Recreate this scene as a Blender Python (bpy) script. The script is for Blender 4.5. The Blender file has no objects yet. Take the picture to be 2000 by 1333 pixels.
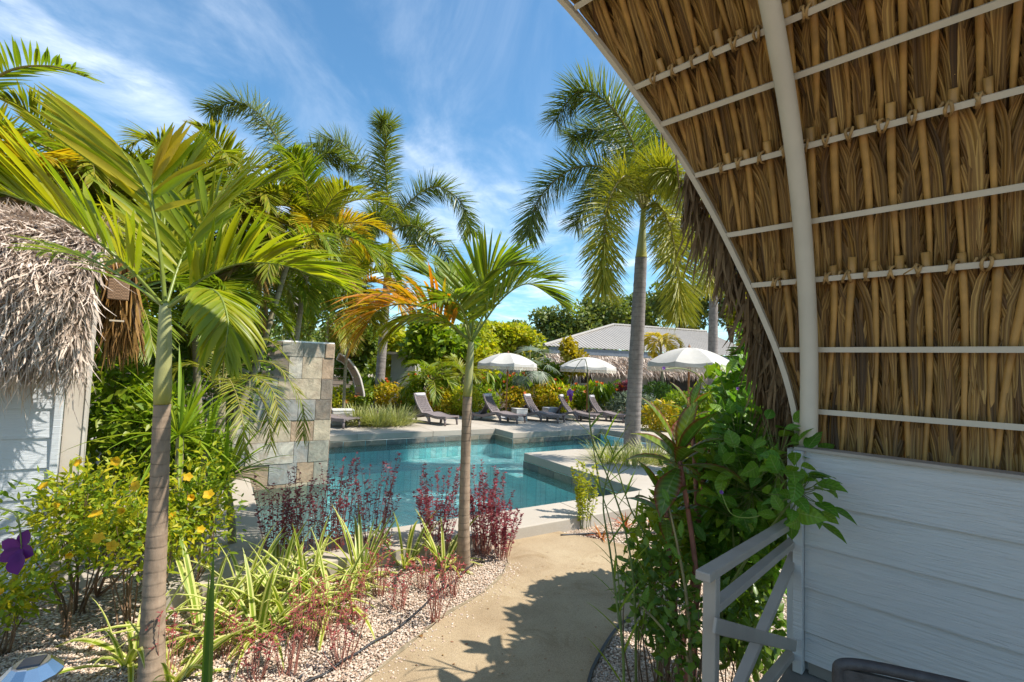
import bpy, math
import numpy as np
from mathutils import Vector, Matrix

rng = np.random.default_rng(11)
R = math.radians
sc = bpy.context.scene
COL = sc.collection

# ------------------------------------------------------------------ camera
EYE = np.array([0.0, 0.0, 2.0]); FPX = 920.0; ROLL = 0.0368; PITCH = R(3.29)
def cam_to_world(v):
    cr, sr, cp, sp = math.cos(ROLL), math.sin(ROLL), math.cos(PITCH), math.sin(PITCH)
    x, y, z = v[0]*cr + v[1]*sr, -v[0]*sr + v[1]*cr, v[2]
    return np.array([x, z*cp + y*sp, -y*cp + z*sp])
cam_d = bpy.data.cameras.new('camera'); cam = bpy.data.objects.new('camera', cam_d); COL.objects.link(cam)
cx, cy, cz = cam_to_world((1, 0, 0)), cam_to_world((0, -1, 0)), cam_to_world((0, 0, -1))
cam.matrix_world = Matrix(((cx[0], cy[0], cz[0], EYE[0]), (cx[1], cy[1], cz[1], EYE[1]), (cx[2], cy[2], cz[2], EYE[2]), (0, 0, 0, 1)))
cam_d.sensor_width = 36; cam_d.lens = 36*FPX/2000; cam_d.clip_start = 0.05; cam_d.clip_end = 600
sc.camera = cam

# ------------------------------------------------------------------ sky, sun, exposure
SUN_AZ, SUN_EL = R(96), R(53)          # azimuth clockwise from the view direction
w = bpy.data.worlds.new('World'); sc.world = w; w.use_nodes = True
nt = w.node_tree; N = nt.nodes; L = nt.links
bg = N['Background']; bg.inputs['Strength'].default_value = 0.15
sky = N.new('ShaderNodeTexSky'); sky.sky_type = 'NISHITA'; sky.sun_disc = False
sky.sun_elevation = SUN_EL; sky.sun_rotation = SUN_AZ; sky.air_density = 1.15; sky.dust_density = 0.35; sky.ozone_density = 2.6
tc = N.new('ShaderNodeTexCoord'); sep = N.new('ShaderNodeSeparateXYZ'); L.new(tc.outputs['Generated'], sep.inputs[0])
mz = N.new('ShaderNodeMath'); mz.operation = 'MAXIMUM'; mz.inputs[1].default_value = 0.06; L.new(sep.outputs['Z'], mz.inputs[0])
dv = N.new('ShaderNodeVectorMath'); dv.operation = 'DIVIDE'
cmb = N.new('ShaderNodeCombineXYZ')
for k in range(3): L.new(mz.outputs[0], cmb.inputs[k])
L.new(tc.outputs['Generated'], dv.inputs[0]); L.new(cmb.outputs[0], dv.inputs[1])
def cloud_layer(rot, scl, nscale, lo, hi, det=9, dist=0.6, loc=(0, 0, 0)):
    mp = N.new('ShaderNodeMapping'); mp.inputs['Rotation'].default_value = (0, 0, rot); mp.inputs['Scale'].default_value = scl; mp.inputs['Location'].default_value = loc
    L.new(dv.outputs[0], mp.inputs[0])
    no = N.new('ShaderNodeTexNoise'); no.inputs['Scale'].default_value = nscale; no.inputs['Detail'].default_value = det; no.inputs['Roughness'].default_value = 0.62; no.inputs['Distortion'].default_value = dist
    L.new(mp.outputs[0], no.inputs['Vector'])
    mr = N.new('ShaderNodeMapRange'); mr.interpolation_type = 'SMOOTHSTEP'; mr.inputs['From Min'].default_value = lo; mr.inputs['From Max'].default_value = hi
    L.new(no.outputs['Fac'], mr.inputs['Value']); return mr.outputs[0]
c1 = cloud_layer(R(8), (1.5, 0.45, 1), 1.3, 0.42, 0.78, 9, 0.7, (3.1, 1.4, 0))        # thin streaks drawn out away from us
c2 = cloud_layer(R(20), (0.8, 0.7, 1), 0.9, 0.40, 0.70, 8, 0.5, (0.4, 7.3, 0))          # soft veils
c3 = cloud_layer(R(-12), (1.6, 0.9, 1), 1.7, 0.22, 0.82, 8, 0.8, (5.0, 2.0, 0))
def m2(op, a, b):
    m = N.new('ShaderNodeMath'); m.operation = op; m.use_clamp = True
    for k, q in enumerate((a, b)):
        if isinstance(q, (int, float)): m.inputs[k].default_value = q
        else: L.new(q, m.inputs[k])
    return m.outputs[0]
sd = N.new('ShaderNodeSeparateXYZ'); L.new(dv.outputs[0], sd.inputs[0])
off = N.new('ShaderNodeMath'); off.operation = 'ADD'; L.new(sd.outputs['X'], off.inputs[0]); off.inputs[1].default_value = 1.47
ab = N.new('ShaderNodeMath'); ab.operation = 'ABSOLUTE'; L.new(off.outputs[0], ab.inputs[0])
bnd = N.new('ShaderNodeMapRange'); bnd.interpolation_type = 'SMOOTHSTEP'; bnd.inputs['From Min'].default_value = 0.30; bnd.inputs['From Max'].default_value = 0.0; L.new(ab.outputs[0], bnd.inputs['Value'])
cl = m2('ADD', m2('MULTIPLY', c1, 0.20), m2('MULTIPLY', m2('MULTIPLY', c2, c3), 0.85))
cl = m2('ADD', m2('MULTIPLY', cl, 0.85), m2('MULTIPLY', m2('MULTIPLY', bnd.outputs[0], c3), 0.55))
gain = N.new('ShaderNodeMix'); gain.data_type = 'RGBA'; gain.blend_type = 'MULTIPLY'; gain.inputs[0].default_value = 1
L.new(sky.outputs[0], gain.inputs[6]); gain.inputs[7].default_value = (0.41, 0.61, 0.665, 1)
mxc = N.new('ShaderNodeMix'); mxc.data_type = 'RGBA'; L.new(cl, mxc.inputs[0]); L.new(gain.outputs[2], mxc.inputs[6]); mxc.inputs[7].default_value = (4.9, 5.2, 5.6, 1)
L.new(mxc.outputs[2], bg.inputs['Color'])
sun_d = bpy.data.lights.new('sun', 'SUN'); sun_d.energy = 4.0; sun_d.angle = R(0.53); sun_d.color = (1.0, 0.945, 0.86)
sun = bpy.data.objects.new('sun', sun_d); COL.objects.link(sun)
SUNV = Vector((math.sin(SUN_AZ)*math.cos(SUN_EL), math.cos(SUN_AZ)*math.cos(SUN_EL), math.sin(SUN_EL)))
sun.rotation_euler = SUNV.to_track_quat('Z', 'Y').to_euler()
sc.view_settings.view_transform = 'Standard'; sc.view_settings.look = 'None'; sc.view_settings.gamma = 1
sc.view_settings.exposure = 1.05
sc.render.engine = 'CYCLES'
cy_ = sc.cycles; cy_.max_bounces = 9; cy_.diffuse_bounces = 5; cy_.glossy_bounces = 4; cy_.transmission_bounces = 6; cy_.transparent_max_bounces = 10
cy_.caustics_reflective = False; cy_.caustics_refractive = False; cy_.sample_clamp_indirect = 6
try:
    cy_.use_denoising = True; cy_.denoiser = 'OPENIMAGEDENOISE'; cy_.denoising_prefilter = 'ACCURATE'
except Exception: pass

# ------------------------------------------------------------------ layout helpers (photo pixel -> place in the world)
def ray(px, py): return cam_to_world(((px-1000)/FPX, (py-666.5)/FPX, 1.0))
def P(px, py, d):
    r = ray(px, py); return EYE + r*(d/r[1])
def G(px, py, z=0.0):
    r = ray(px, py); return EYE + r*((z-EYE[2])/r[2])
def proj(p):
    d = np.asarray(p, float)-EYE; x, y, z = d@cx, -(d@cy), -(d@cz)
    return 1000+FPX*x/z, 666.5+FPX*y/z
def nrm(a):
    a = np.asarray(a, float); return a/np.maximum(np.linalg.norm(a, axis=-1, keepdims=True), 1e-9)
UP = np.array([0, 0, 1.0])
def az(a): return np.array([math.sin(R(a)), math.cos(R(a)), 0.0])

# ------------------------------------------------------------------ objects
def tag(o, label=None, cat=None, group=None, kind=None):
    if label: o['label'] = label
    if cat: o['category'] = cat
    if group: o['group'] = group
    if kind: o['kind'] = kind
    return o
def empty(name, loc, label, cat, group=None, rz=0.0):
    o = bpy.data.objects.new(name, None); COL.objects.link(o); o.empty_display_size = 0.1
    o.location = [float(x) for x in loc]; o.rotation_euler = (0, 0, rz)
    return tag(o, label, cat, group)
def adopt(o, parent, local=False):
    if parent is not None:
        o.parent = parent
        if not local: o.matrix_parent_inverse = chain(parent).inverted()
    return o
def chain(o):
    return (chain(o.parent) @ o.matrix_parent_inverse @ o.matrix_basis) if o.parent is not None else o.matrix_basis.copy()
def mesh_obj(name, V, F, mat, parent=None, smooth=False, attrs=None, local=False, kind=None):
    me = bpy.data.meshes.new(name); me.from_pydata([tuple(map(float, v)) for v in V], [], [tuple(f) for f in F])
    return fin(name, me, mat, parent, smooth, attrs, local, kind)
def fin(name, me, mat, parent, smooth, attrs, local, kind):
    if attrs:
        for k, a in attrs.items():
            at = me.attributes.new(k, 'FLOAT', 'POINT'); at.data.foreach_set('value', np.asarray(a, np.float32))
    if mat: me.materials.append(mat)
    if smooth: me.polygons.foreach_set('use_smooth', np.ones(len(me.polygons), bool))
    me.update()
    o = bpy.data.objects.new(name, me); COL.objects.link(o); adopt(o, parent, local)
    if kind: o['kind'] = kind
    return o
def np_obj(name, V, Q, mat, parent=None, smooth=False, attrs=None, local=False, kind=None):
    """V (n,3) vertices, Q (m,k) faces of one size k."""
    V = np.asarray(V, np.float32); Q = np.asarray(Q, np.int32); k = Q.shape[1]
    me = bpy.data.meshes.new(name)
    me.vertices.add(len(V)); me.vertices.foreach_set('co', V.ravel())
    me.loops.add(Q.size); me.loops.foreach_set('vertex_index', Q.ravel())
    me.polygons.add(len(Q)); me.polygons.foreach_set('loop_start', np.arange(len(Q), dtype=np.int32)*k)
    me.update(calc_edges=True)
    return fin(name, me, mat, parent, smooth, attrs, local, kind)
def twin(o, parent=None, loc=None, basis=None, name=None):
    c = o.copy(); COL.objects.link(c)
    if name: c.name = name
    if parent is not None: c.parent = parent
    if loc is not None: c.location = [float(x) for x in loc]
    if basis is not None: c.matrix_basis = basis
    return c
def copy_tree(o, parent=None):
    c = o.copy(); COL.objects.link(c)
    if parent is not None: c.parent = parent
    for ch in [k for k in bpy.data.objects if k.parent == o]: copy_tree(ch, c)
    return c

class MB:
    """collects shapes for one mesh"""
    def __init__(s): s.V = []; s.F = []
    def add(s, V, F):
        n = len(s.V); s.V += [tuple(map(float, v)) for v in V]; s.F += [tuple(i+n for i in f) for f in F]; return s
    def box(s, c, size, ax=None):
        ax = np.eye(3) if ax is None else np.asarray(ax); h = np.asarray(size)/2
        V = [np.asarray(c) + ax[0]*h[0]*i + ax[1]*h[1]*j + ax[2]*h[2]*k for i in (-1, 1) for j in (-1, 1) for k in (-1, 1)]
        return s.add(V, [(0, 1, 3, 2), (4, 6, 7, 5), (0, 4, 5, 1), (2, 3, 7, 6), (0, 2, 6, 4), (1, 5, 7, 3)])
    def beam(s, a, b, w, h, up=UP):
        a, b = np.asarray(a, float), np.asarray(b, float); t = nrm(b-a); x = nrm(np.cross(t, up)); z = np.cross(x, t)
        return s.box((a+b)/2, (w, np.linalg.norm(b-a), h), (x, t, z))
    def tube(s, pts, rad, n=8, caps=True):
        pts = np.asarray(pts, float); rad = np.broadcast_to(np.asarray(rad, float), (len(pts),))
        T = nrm(np.gradient(pts, axis=0)); ref = np.array([0, 0, 1.0]) if abs(T[0, 2]) < 0.9 else np.array([1.0, 0, 0])
        V = []; x = nrm(np.cross(T[0], ref))
        for p, t, r in zip(pts, T, rad):
            x = nrm(x - t*(x@t)); y = np.cross(t, x)
            V += [p + r*(x*math.cos(a) + y*math.sin(a)) for a in np.linspace(0, 2*math.pi, n, endpoint=False)]
        F = [(i*n+j, i*n+(j+1) % n, (i+1)*n+(j+1) % n, (i+1)*n+j) for i in range(len(pts)-1) for j in range(n)]
        if caps: F += [tuple(range(n-1, -1, -1)), tuple((len(pts)-1)*n+j for j in range(n))]
        return s.add(V, F)
    def prism(s, poly, z0, z1):
        n = len(poly); V = [(p[0], p[1], z0) for p in poly] + [(p[0], p[1], z1) for p in poly]
        return s.add(V, [tuple(range(n-1, -1, -1)), tuple(range(n, 2*n))] + [(i, (i+1) % n, n+(i+1) % n, n+i) for i in range(n)])
    def lathe(s, c, prof, n=16):
        c = np.asarray(c, float)
        V = [c + (r*math.cos(a), r*math.sin(a), z) for r, z in prof for a in np.linspace(0, 2*math.pi, n, endpoint=False)]
        m = len(prof)
        F = [(i*n+j, i*n+(j+1) % n, (i+1)*n+(j+1) % n, (i+1)*n+j) for i in range(m-1) for j in range(n)]
        return s.add(V, F + [tuple(range(n-1, -1, -1)), tuple((m-1)*n+j for j in range(n))])
    def grid(s, A, closed=False):
        A = np.asarray(A, float); a, b = A.shape[:2]
        return s.add(A.reshape(-1, 3), [(i*b+j, i*b+j+1, (i+1)*b+j+1, (i+1)*b+j) for i in range(a-1) for j in range(b-1)])
    def build(s, name, mat, parent=None, smooth=False, bevel=0, kind=None, local=False):
        o = mesh_obj(name, s.V, s.F, mat, parent, smooth, None, local, kind)
        if bevel:
            m = o.modifiers.new('bevel', 'BEVEL'); m.width = bevel; m.segments = 2; m.limit_method = 'ANGLE'
        return o

# ------------------------------------------------------------------ materials
class NT:
    def __init__(s, name):
        s.m = bpy.data.materials.new(name); s.m.use_nodes = True; s.t = s.m.node_tree; s.b = s.t.nodes['Principled BSDF']; s.out = s.t.nodes['Material Output']
    def n(s, typ, **kw):
        q = s.t.nodes.new(typ)
        for k, v in kw.items():
            if k in q.inputs: s.set(q.inputs[k], v)
            else: setattr(q, k, v)
        return q
    def set(s, sock, v):
        if hasattr(v, 'is_linked') or isinstance(v, bpy.types.NodeSocket): s.t.links.new(v, sock)
        else: sock.default_value = v
    def coords(s, which='Object', scale=(1, 1, 1), rot=(0, 0, 0)):
        t = s.n('ShaderNodeTexCoord'); m = s.n('ShaderNodeMapping'); m.inputs['Scale'].default_value = scale; m.inputs['Rotation'].default_value = rot
        s.t.links.new(t.outputs[which], m.inputs[0]); return m.outputs[0]
    def noise(s, vec, scale, detail=5, rough=0.55, dist=0):
        q = s.n('ShaderNodeTexNoise'); q.inputs['Scale'].default_value = scale; q.inputs['Detail'].default_value = detail; q.inputs['Roughness'].default_value = rough; q.inputs['Distortion'].default_value = dist
        s.t.links.new(vec, q.inputs['Vector']); return q.outputs['Fac']
    def voronoi(s, vec, scale, feature='F1', out='Distance', rand=1):
        q = s.n('ShaderNodeTexVoronoi'); q.feature = feature; q.inputs['Scale'].default_value = scale; q.inputs['Randomness'].default_value = rand
        s.t.links.new(vec, q.inputs['Vector']); return q.outputs[out]
    def ramp(s, fac, stops):
        q = s.n('ShaderNodeValToRGB'); e = q.color_ramp.elements
        while len(e) < len(stops): e.new(0.5)
        for el, (p, c) in zip(e, stops): el.position = p; el.color = tuple(c)+(1,) if len(c) == 3 else c
        s.t.links.new(fac, q.inputs[0]); return q.outputs[0]
    def mix(s, fac, a, b, mode='MIX'):
        q = s.n('ShaderNodeMix'); q.data_type = 'RGBA'; q.blend_type = mode
        s.set(q.inputs[0], fac)
        for k, v in ((6, a), (7, b)):
            if isinstance(v, bpy.types.NodeSocket): s.t.links.new(v, q.inputs[k])
            else: q.inputs[k].default_value = tuple(v)+(1,) if len(v) == 3 else v
        return q.outputs[2]
    def math(s, op, a, b=0.0, clamp=False):
        q = s.n('ShaderNodeMath'); q.operation = op; q.use_clamp = clamp; s.set(q.inputs[0], a); s.set(q.inputs[1], b); return q.outputs[0]
    def bump(s, h, strength=0.3, dist=0.01):
        q = s.n('ShaderNodeBump'); q.inputs['Strength'].default_value = strength; q.inputs['Distance'].default_value = dist
        s.t.links.new(h, q.inputs['Height']); s.t.links.new(q.outputs[0], s.b.inputs['Normal']); return q
    def col(s, c):
        if isinstance(c, bpy.types.NodeSocket): s.t.links.new(c, s.b.inputs['Base Color'])
        else: s.b.inputs['Base Color'].default_value = tuple(c)+(1,)
        return s
    def p(s, rough=None, spec=None, metal=None):
        if rough is not None: s.set(s.b.inputs['Roughness'], rough)
        if spec is not None: s.b.inputs['Specular IOR Level'].default_value = spec
        if metal is not None: s.b.inputs['Metallic'].default_value = metal
        return s
M = {}
def simple(name, c, rough=0.6, var=0.15, scale=6, bump=0.0, bscale=60, spec=0.4, metal=0, which='Object'):
    t = NT(name); v = t.coords(which); a = t.noise(v, scale, 6)
    c = np.array(c); t.col(t.ramp(a, [(0.3, tuple(c*(1-var))), (0.7, tuple(np.minimum(c*(1+var), 1)))])); t.p(rough, spec, metal)
    if bump: t.bump(t.noise(v, bscale, 4), bump, 0.004)
    M[name] = t.m; return t.m
def leafmat(name, stops, tip=None, tipfrom=0.7, trans=0.38, rough=0.42, stripe=None, spec=0.35, tcol=(1.25, 1.3, 0.5), edge=None, pleat=0, vein=0):
    t = NT(name)
    ra = t.n('ShaderNodeAttribute', attribute_name='rnd').outputs['Fac']; ob = t.n('ShaderNodeObjectInfo').outputs['Random']
    f = t.math('FRACT', t.math('ADD', ra, ob))
    n = len(stops); c = t.ramp(f, [(i/max(1, n-1), s) for i, s in enumerate(stops)])
    ta = t.n('ShaderNodeAttribute', attribute_name='along').outputs['Fac']; wa = t.n('ShaderNodeAttribute', attribute_name='across').outputs['Fac']
    if tip is not None:
        mr = t.n('ShaderNodeMapRange'); mr.inputs['From Min'].default_value = tipfrom; mr.inputs['From Max'].default_value = 1.0
        t.t.links.new(ta, mr.inputs['Value'])
        g = t.math('MULTIPLY', mr.outputs[0], t.math('GREATER_THAN', f, 0.25))
        c = t.mix(g, c, tip)
    if stripe is not None:
        q = t.math('GREATER_THAN', t.math('ABSOLUTE', wa), 0.45); c = t.mix(q, c, stripe)
    if edge is not None:
        mr = t.n('ShaderNodeMapRange'); mr.inputs['From Min'].default_value = 0.55; mr.inputs['From Max'].default_value = 0.95
        t.t.links.new(t.math('ABSOLUTE', wa), mr.inputs['Value']); c = t.mix(mr.outputs[0], c, edge)
    vv = t.coords('Object'); no = t.noise(vv, 9, 4)
    c = t.mix(0.55, c, t.mix(no, (0.55, 0.55, 0.55), (1.35, 1.35, 1.35)), 'MULTIPLY')
    if vein:
        aw = t.math('ABSOLUTE', wa); sn = t.math('SINE', t.math('SUBTRACT', t.math('MULTIPLY', ta, vein), t.math('MULTIPLY', aw, 7.0))); rib_ = t.math('LESS_THAN', aw, 0.07)
        c = t.mix(0.5, c, t.ramp(sn, [(0.05, (0.72, 0.74, 0.7)), (0.4, (1.08, 1.08, 1.08))]), 'MULTIPLY'); c = t.mix(t.math('MULTIPLY', rib_, 0.5), c, (0.30, 0.36, 0.12)); t.bump(sn, 0.3, 0.004)
    if pleat:
        sn = t.math('SINE', t.math('ADD', t.math('MULTIPLY', wa, pleat), t.math('MULTIPLY', f, 40.0))); c = t.mix(0.6, c, t.ramp(sn, [(0.1, (0.45, 0.38, 0.32)), (0.6, (1.2, 1.2, 1.2))]), 'MULTIPLY'); t.bump(sn, 0.35, 0.003)
    t.col(c); t.p(rough, spec)
    tr = t.n('ShaderNodeBsdfTranslucent'); t.t.links.new(t.mix(1.0, c, tcol, 'MULTIPLY'), tr.inputs['Color'])
    ms = t.n('ShaderNodeMixShader'); ms.inputs[0].default_value = trans
    t.t.links.new(t.b.outputs[0], ms.inputs[1]); t.t.links.new(tr.outputs[0], ms.inputs[2]); t.t.links.new(ms.outputs[0], t.out.inputs[0])
    M[name] = t.m; return t.m

# foliage
leafmat('palm_leaf_near', [(0.199, 0.265, 0.014), (0.284, 0.328, 0.016), (0.399, 0.371, 0.018), (0.21, 0.286, 0.014)], trans=0.52, rough=0.36)
leafmat('palm_leaf_gold', [(0.52, 0.38, 0.018), (0.46, 0.39, 0.02), (0.36, 0.36, 0.02)], trans=0.52, rough=0.4, tcol=(1.3, 1.1, 0.4))
leafmat('palm_leaf_green', [(0.125, 0.199, 0.014), (0.188, 0.251, 0.018), (0.275, 0.296, 0.02)], trans=0.46)
leafmat('palm_leaf_orange', [(0.52, 0.2, 0.014), (0.56, 0.32, 0.016), (0.5, 0.38, 0.02), (0.34, 0.33, 0.02)], tip=(0.30, 0.10, 0.02), tipfrom=0.75, trans=0.48, tcol=(1.25, 1.0, 0.4))
leafmat('palm_leaf_areca', [(0.161, 0.21, 0.016), (0.242, 0.266, 0.018), (0.345, 0.309, 0.022), (0.196, 0.243, 0.016)], tip=(0.24, 0.14, 0.03), tipfrom=0.72, trans=0.46)
leafmat('palm_leaf_dry', [(0.30, 0.17, 0.05), (0.36, 0.22, 0.06), (0.25, 0.16, 0.06)], trans=0.25, tcol=(1, 0.9, 0.6))
leafmat('foxtail_leaf', [(0.088, 0.131, 0.02), (0.131, 0.171, 0.023), (0.2, 0.217, 0.031), (0.106, 0.148, 0.029)], trans=0.38, rough=0.36, spec=0.5)
leafmat('foxtail_leaf_yellow', [(0.19, 0.21, 0.024), (0.29, 0.28, 0.026), (0.38, 0.33, 0.028)], trans=0.42)
leafmat('date_leaf', [(0.163, 0.205, 0.023), (0.25, 0.262, 0.027), (0.35, 0.308, 0.031)], trans=0.42)
leafmat('sword_leaf', [(0.15, 0.251, 0.016), (0.225, 0.319, 0.02), (0.312, 0.342, 0.023)], trans=0.44)
leafmat('flax_leaf', [(0.163, 0.251, 0.018), (0.225, 0.308, 0.022), (0.288, 0.331, 0.023)], stripe=(0.62, 0.60, 0.22), trans=0.38)
leafmat('spider_leaf', [(0.16, 0.20, 0.04), (0.24, 0.26, 0.06), (0.12, 0.17, 0.03)], stripe=(0.45, 0.44, 0.20), trans=0.34)
leafmat('red_leaf', [(0.17, 0.045, 0.065), (0.26, 0.05, 0.075), (0.36, 0.065, 0.085), (0.13, 0.05, 0.065)], trans=0.38, tcol=(1.4, 0.6, 0.7))
leafmat('red_pink_leaf', [(0.34, 0.075, 0.075), (0.42, 0.1, 0.09), (0.28, 0.07, 0.08)], trans=0.38, tcol=(1.3, 0.6, 0.6))
leafmat('bush_leaf', [(0.125, 0.217, 0.014), (0.2, 0.296, 0.018), (0.288, 0.331, 0.02), (0.15, 0.239, 0.016)], trans=0.44)
leafmat('lime_leaf', [(0.3, 0.365, 0.018), (0.413, 0.422, 0.02), (0.525, 0.433, 0.02)], trans=0.46)
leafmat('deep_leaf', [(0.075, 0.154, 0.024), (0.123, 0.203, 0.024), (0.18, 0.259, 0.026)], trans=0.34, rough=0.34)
leafmat('vine_leaf', [(0.091, 0.22, 0.022), (0.13, 0.268, 0.024), (0.195, 0.317, 0.024)], trans=0.42, rough=0.4, vein=42)
leafmat('cordyline_leaf', [(0.1, 0.19, 0.022), (0.13, 0.22, 0.022), (0.26, 0.31, 0.022)], edge=(0.22, 0.05, 0.03), trans=0.38, rough=0.3, spec=0.5, vein=60)
leafmat('bromeliad_leaf', [(0.42, 0.05, 0.02), (0.45, 0.12, 0.02), (0.40, 0.20, 0.03)], trans=0.3, tcol=(1.2, 0.8, 0.5))
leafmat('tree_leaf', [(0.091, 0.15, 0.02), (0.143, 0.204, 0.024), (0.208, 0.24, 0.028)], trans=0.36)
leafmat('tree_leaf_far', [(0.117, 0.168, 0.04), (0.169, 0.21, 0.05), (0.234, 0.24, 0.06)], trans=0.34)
leafmat('silver_leaf', [(0.16, 0.21, 0.14), (0.22, 0.26, 0.18), (0.13, 0.18, 0.11)], trans=0.25, tcol=(1.1, 1.1, 0.8))
leafmat('croton_leaf', [(0.25, 0.308, 0.018), (0.525, 0.433, 0.018), (0.625, 0.388, 0.018), (0.213, 0.274, 0.018)], trans=0.42)
leafmat('yellow_leaf', [(0.44, 0.34, 0.02), (0.38, 0.33, 0.02)], trans=0.4, tcol=(1.2, 1.1, 0.4))
leafmat('petal_yellow', [(0.70, 0.48, 0.015), (0.75, 0.42, 0.012)], trans=0.4, tcol=(1.1, 1.0, 0.4), rough=0.6)
leafmat('petal_orange', [(0.60, 0.13, 0.03), (0.65, 0.20, 0.04)], trans=0.35, tcol=(1.1, 0.9, 0.5), rough=0.6)
leafmat('petal_purple', [(0.15, 0.024, 0.161), (0.11, 0.016, 0.124)], trans=0.4, tcol=(1.2, 0.8, 1.3), rough=0.6)
leafmat('petal_lilac', [(0.32, 0.16, 0.50), (0.26, 0.10, 0.42)], trans=0.4, tcol=(1.1, 0.9, 1.2), rough=0.6)
leafmat('dry_leaf', [(0.20, 0.09, 0.03), (0.28, 0.16, 0.05), (0.24, 0.06, 0.03)], trans=0.15, tcol=(1, .9, .6))
leafmat('thatch', [(0.06, 0.028, 0.007), (0.34, 0.185, 0.048), (0.48, 0.285, 0.085), (0.15, 0.072, 0.018), (0.42, 0.235, 0.062), (0.25, 0.125, 0.03)], trans=0.12, rough=0.5, tcol=(1, 0.85, 0.6), spec=0.35, pleat=8)
leafmat('thatch_grey', [(0.288, 0.22, 0.174), (0.552, 0.447, 0.364), (0.744, 0.626, 0.526), (0.396, 0.313, 0.246), (0.624, 0.499, 0.398)], trans=0.08, rough=0.7, tcol=(1, 0.9, 0.8), spec=0.2)
leafmat('thatch_edge', [(0.10, 0.06, 0.03), (0.22, 0.14, 0.065), (0.16, 0.10, 0.05)], trans=0.1, rough=0.65, tcol=(1, 0.85, 0.6), spec=0.25)
# stems and trunks
simple('stem_tan', (0.38, 0.20, 0.052), 0.45, 0.3, 9, 0.15, 60)
simple('tie_cord', (0.36, 0.21, 0.075), 0.7, 0.3, 30, 0.3, 160)
simple('rachis_green', (0.17, 0.21, 0.03), 0.4, 0.2, 8)
simple('rachis_olive', (0.20, 0.17, 0.045), 0.5, 0.25, 8)
simple('twig_brown', (0.15, 0.09, 0.05), 0.8, 0.3, 14)
simple('twig_red', (0.30, 0.12, 0.085), 0.7, 0.3, 14)
simple('twig_green', (0.13, 0.16, 0.035), 0.6, 0.25, 14)
simple('cane_tan', (0.28, 0.21, 0.09), 0.6, 0.25, 14)
simple('cream_metal', (0.52, 0.435, 0.325), 0.42, 0.05, 5, 0.05, 40)
simple('post_paint', (0.52, 0.44, 0.335), 0.5, 0.07, 5, 0.08, 30)
simple('rail_paint', (0.34, 0.29, 0.24), 0.5, 0.10, 6, 0.1, 40)
simple('dark_metal', (0.08, 0.08, 0.085), 0.5, 0.2)
simple('umbrella_cloth', (0.45, 0.43, 0.395), 0.8, 0.05, 10, 0.12, 220)
simple('fringe_cloth', (0.66, 0.60, 0.50), 0.85, 0.15, 40)
simple('teak', (0.33, 0.15, 0.055), 0.5, 0.25, 10)
simple('table_stone', (0.52, 0.50, 0.47), 0.75, 0.08, 10, 0.15, 90)
simple('table_grey', (0.38, 0.39, 0.42), 0.7, 0.08, 10, 0.15, 90)
simple('pillow_cloth', (0.50, 0.47, 0.48), 0.85, 0.08, 20)
simple('stucco_cream', (0.50, 0.44, 0.37), 0.85, 0.06, 3, 0.2, 120)
simple('wall_white', (0.52, 0.51, 0.49), 0.8, 0.06, 2, 0.15, 80)
simple('roof_metal', (0.33, 0.295, 0.255), 0.45, 0.08, 2, 0, spec=0.5)
simple('fascia_grey', (0.17, 0.19, 0.22), 0.5, 0.1, 3)
simple('black_rubber', (0.025, 0.025, 0.027), 0.5, 0.2)
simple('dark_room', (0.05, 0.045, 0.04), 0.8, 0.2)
simple('arch_wood', (0.30, 0.19, 0.12), 0.6, 0.2, 6, 0.2, 40)
simple('arch_edge', (0.55, 0.50, 0.44), 0.6, 0.1, 6)
simple('teal_cloth', (0.03, 0.13, 0.16), 0.8, 0.2)
simple('soil', (0.10, 0.07, 0.045), 0.95, 0.3, 12, 0.6, 60)
simple('path_dirt', (0.24, 0.19, 0.12), 0.95, 0.35, 14, 0.6, 60)
simple('woven_brown', (0.22, 0.13, 0.07), 0.7, 0.3, 60, 0.5, 160)
simple('steel', (0.62, 0.63, 0.65), 0.22, 0.06, 10, metal=1)
simple('solar_cell', (0.05, 0.06, 0.085), 0.18, 0.2, 8, spec=0.7)
t = NT('lantern_glass'); t.col((0.72, 0.68, 0.6)); t.p(0.12, 0.5); t.b.inputs['Transmission Weight'].default_value = 0.75; M['lantern_glass'] = t.m

def trunk_mat(name, c1, c2, ringscale, ringdark=0.55):
    t = NT(name); v = t.coords('Object'); a = t.noise(v, 7, 7, 0.65); b = t.noise(t.coords('Object', (9, 9, 2.2)), 6, 6, 0.7)
    s = t.n('ShaderNodeSeparateXYZ'); t.t.links.new(v, s.inputs[0])
    wob = t.math('ADD', t.math('MULTIPLY', s.outputs['Z'], ringscale), t.math('MULTIPLY', a, 0.55))
    fr = t.math('FRACT', wob); ring = t.mix(t.ramp(t.noise(v, 11, 4), [(0.35, (0.15,)*3), (0.65, (1, 1, 1))]), (1, 1, 1), t.ramp(fr, [(0.0, (0.5,)*3), (0.07, (0.75,)*3), (0.14, (1, 1, 1)), (0.9, (1, 1, 1)), (1.0, (0.65,)*3)]))
    c = t.mix(b, c1, c2); c = t.mix(1.0, c, ring, 'MULTIPLY'); c = t.mix(0.5, c, t.ramp(a, [(0.35, (0.5, 0.5, 0.5)), (0.65, (1.25, 1.25, 1.25))]), 'MULTIPLY')
    t.col(c); t.p(0.8, 0.25); t.bump(t.math('ADD', t.math('MULTIPLY', b, 0.7), ring), 0.5, 0.006); M[name] = t.m
trunk_mat('trunk_tan', (0.22, 0.15, 0.10), (0.38, 0.285, 0.20), 14)
trunk_mat('trunk_grey', (0.17, 0.145, 0.13), (0.30, 0.265, 0.245), 9)
trunk_mat('trunk_bamboo', (0.20, 0.17, 0.09), (0.30, 0.27, 0.18), 9)
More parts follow.
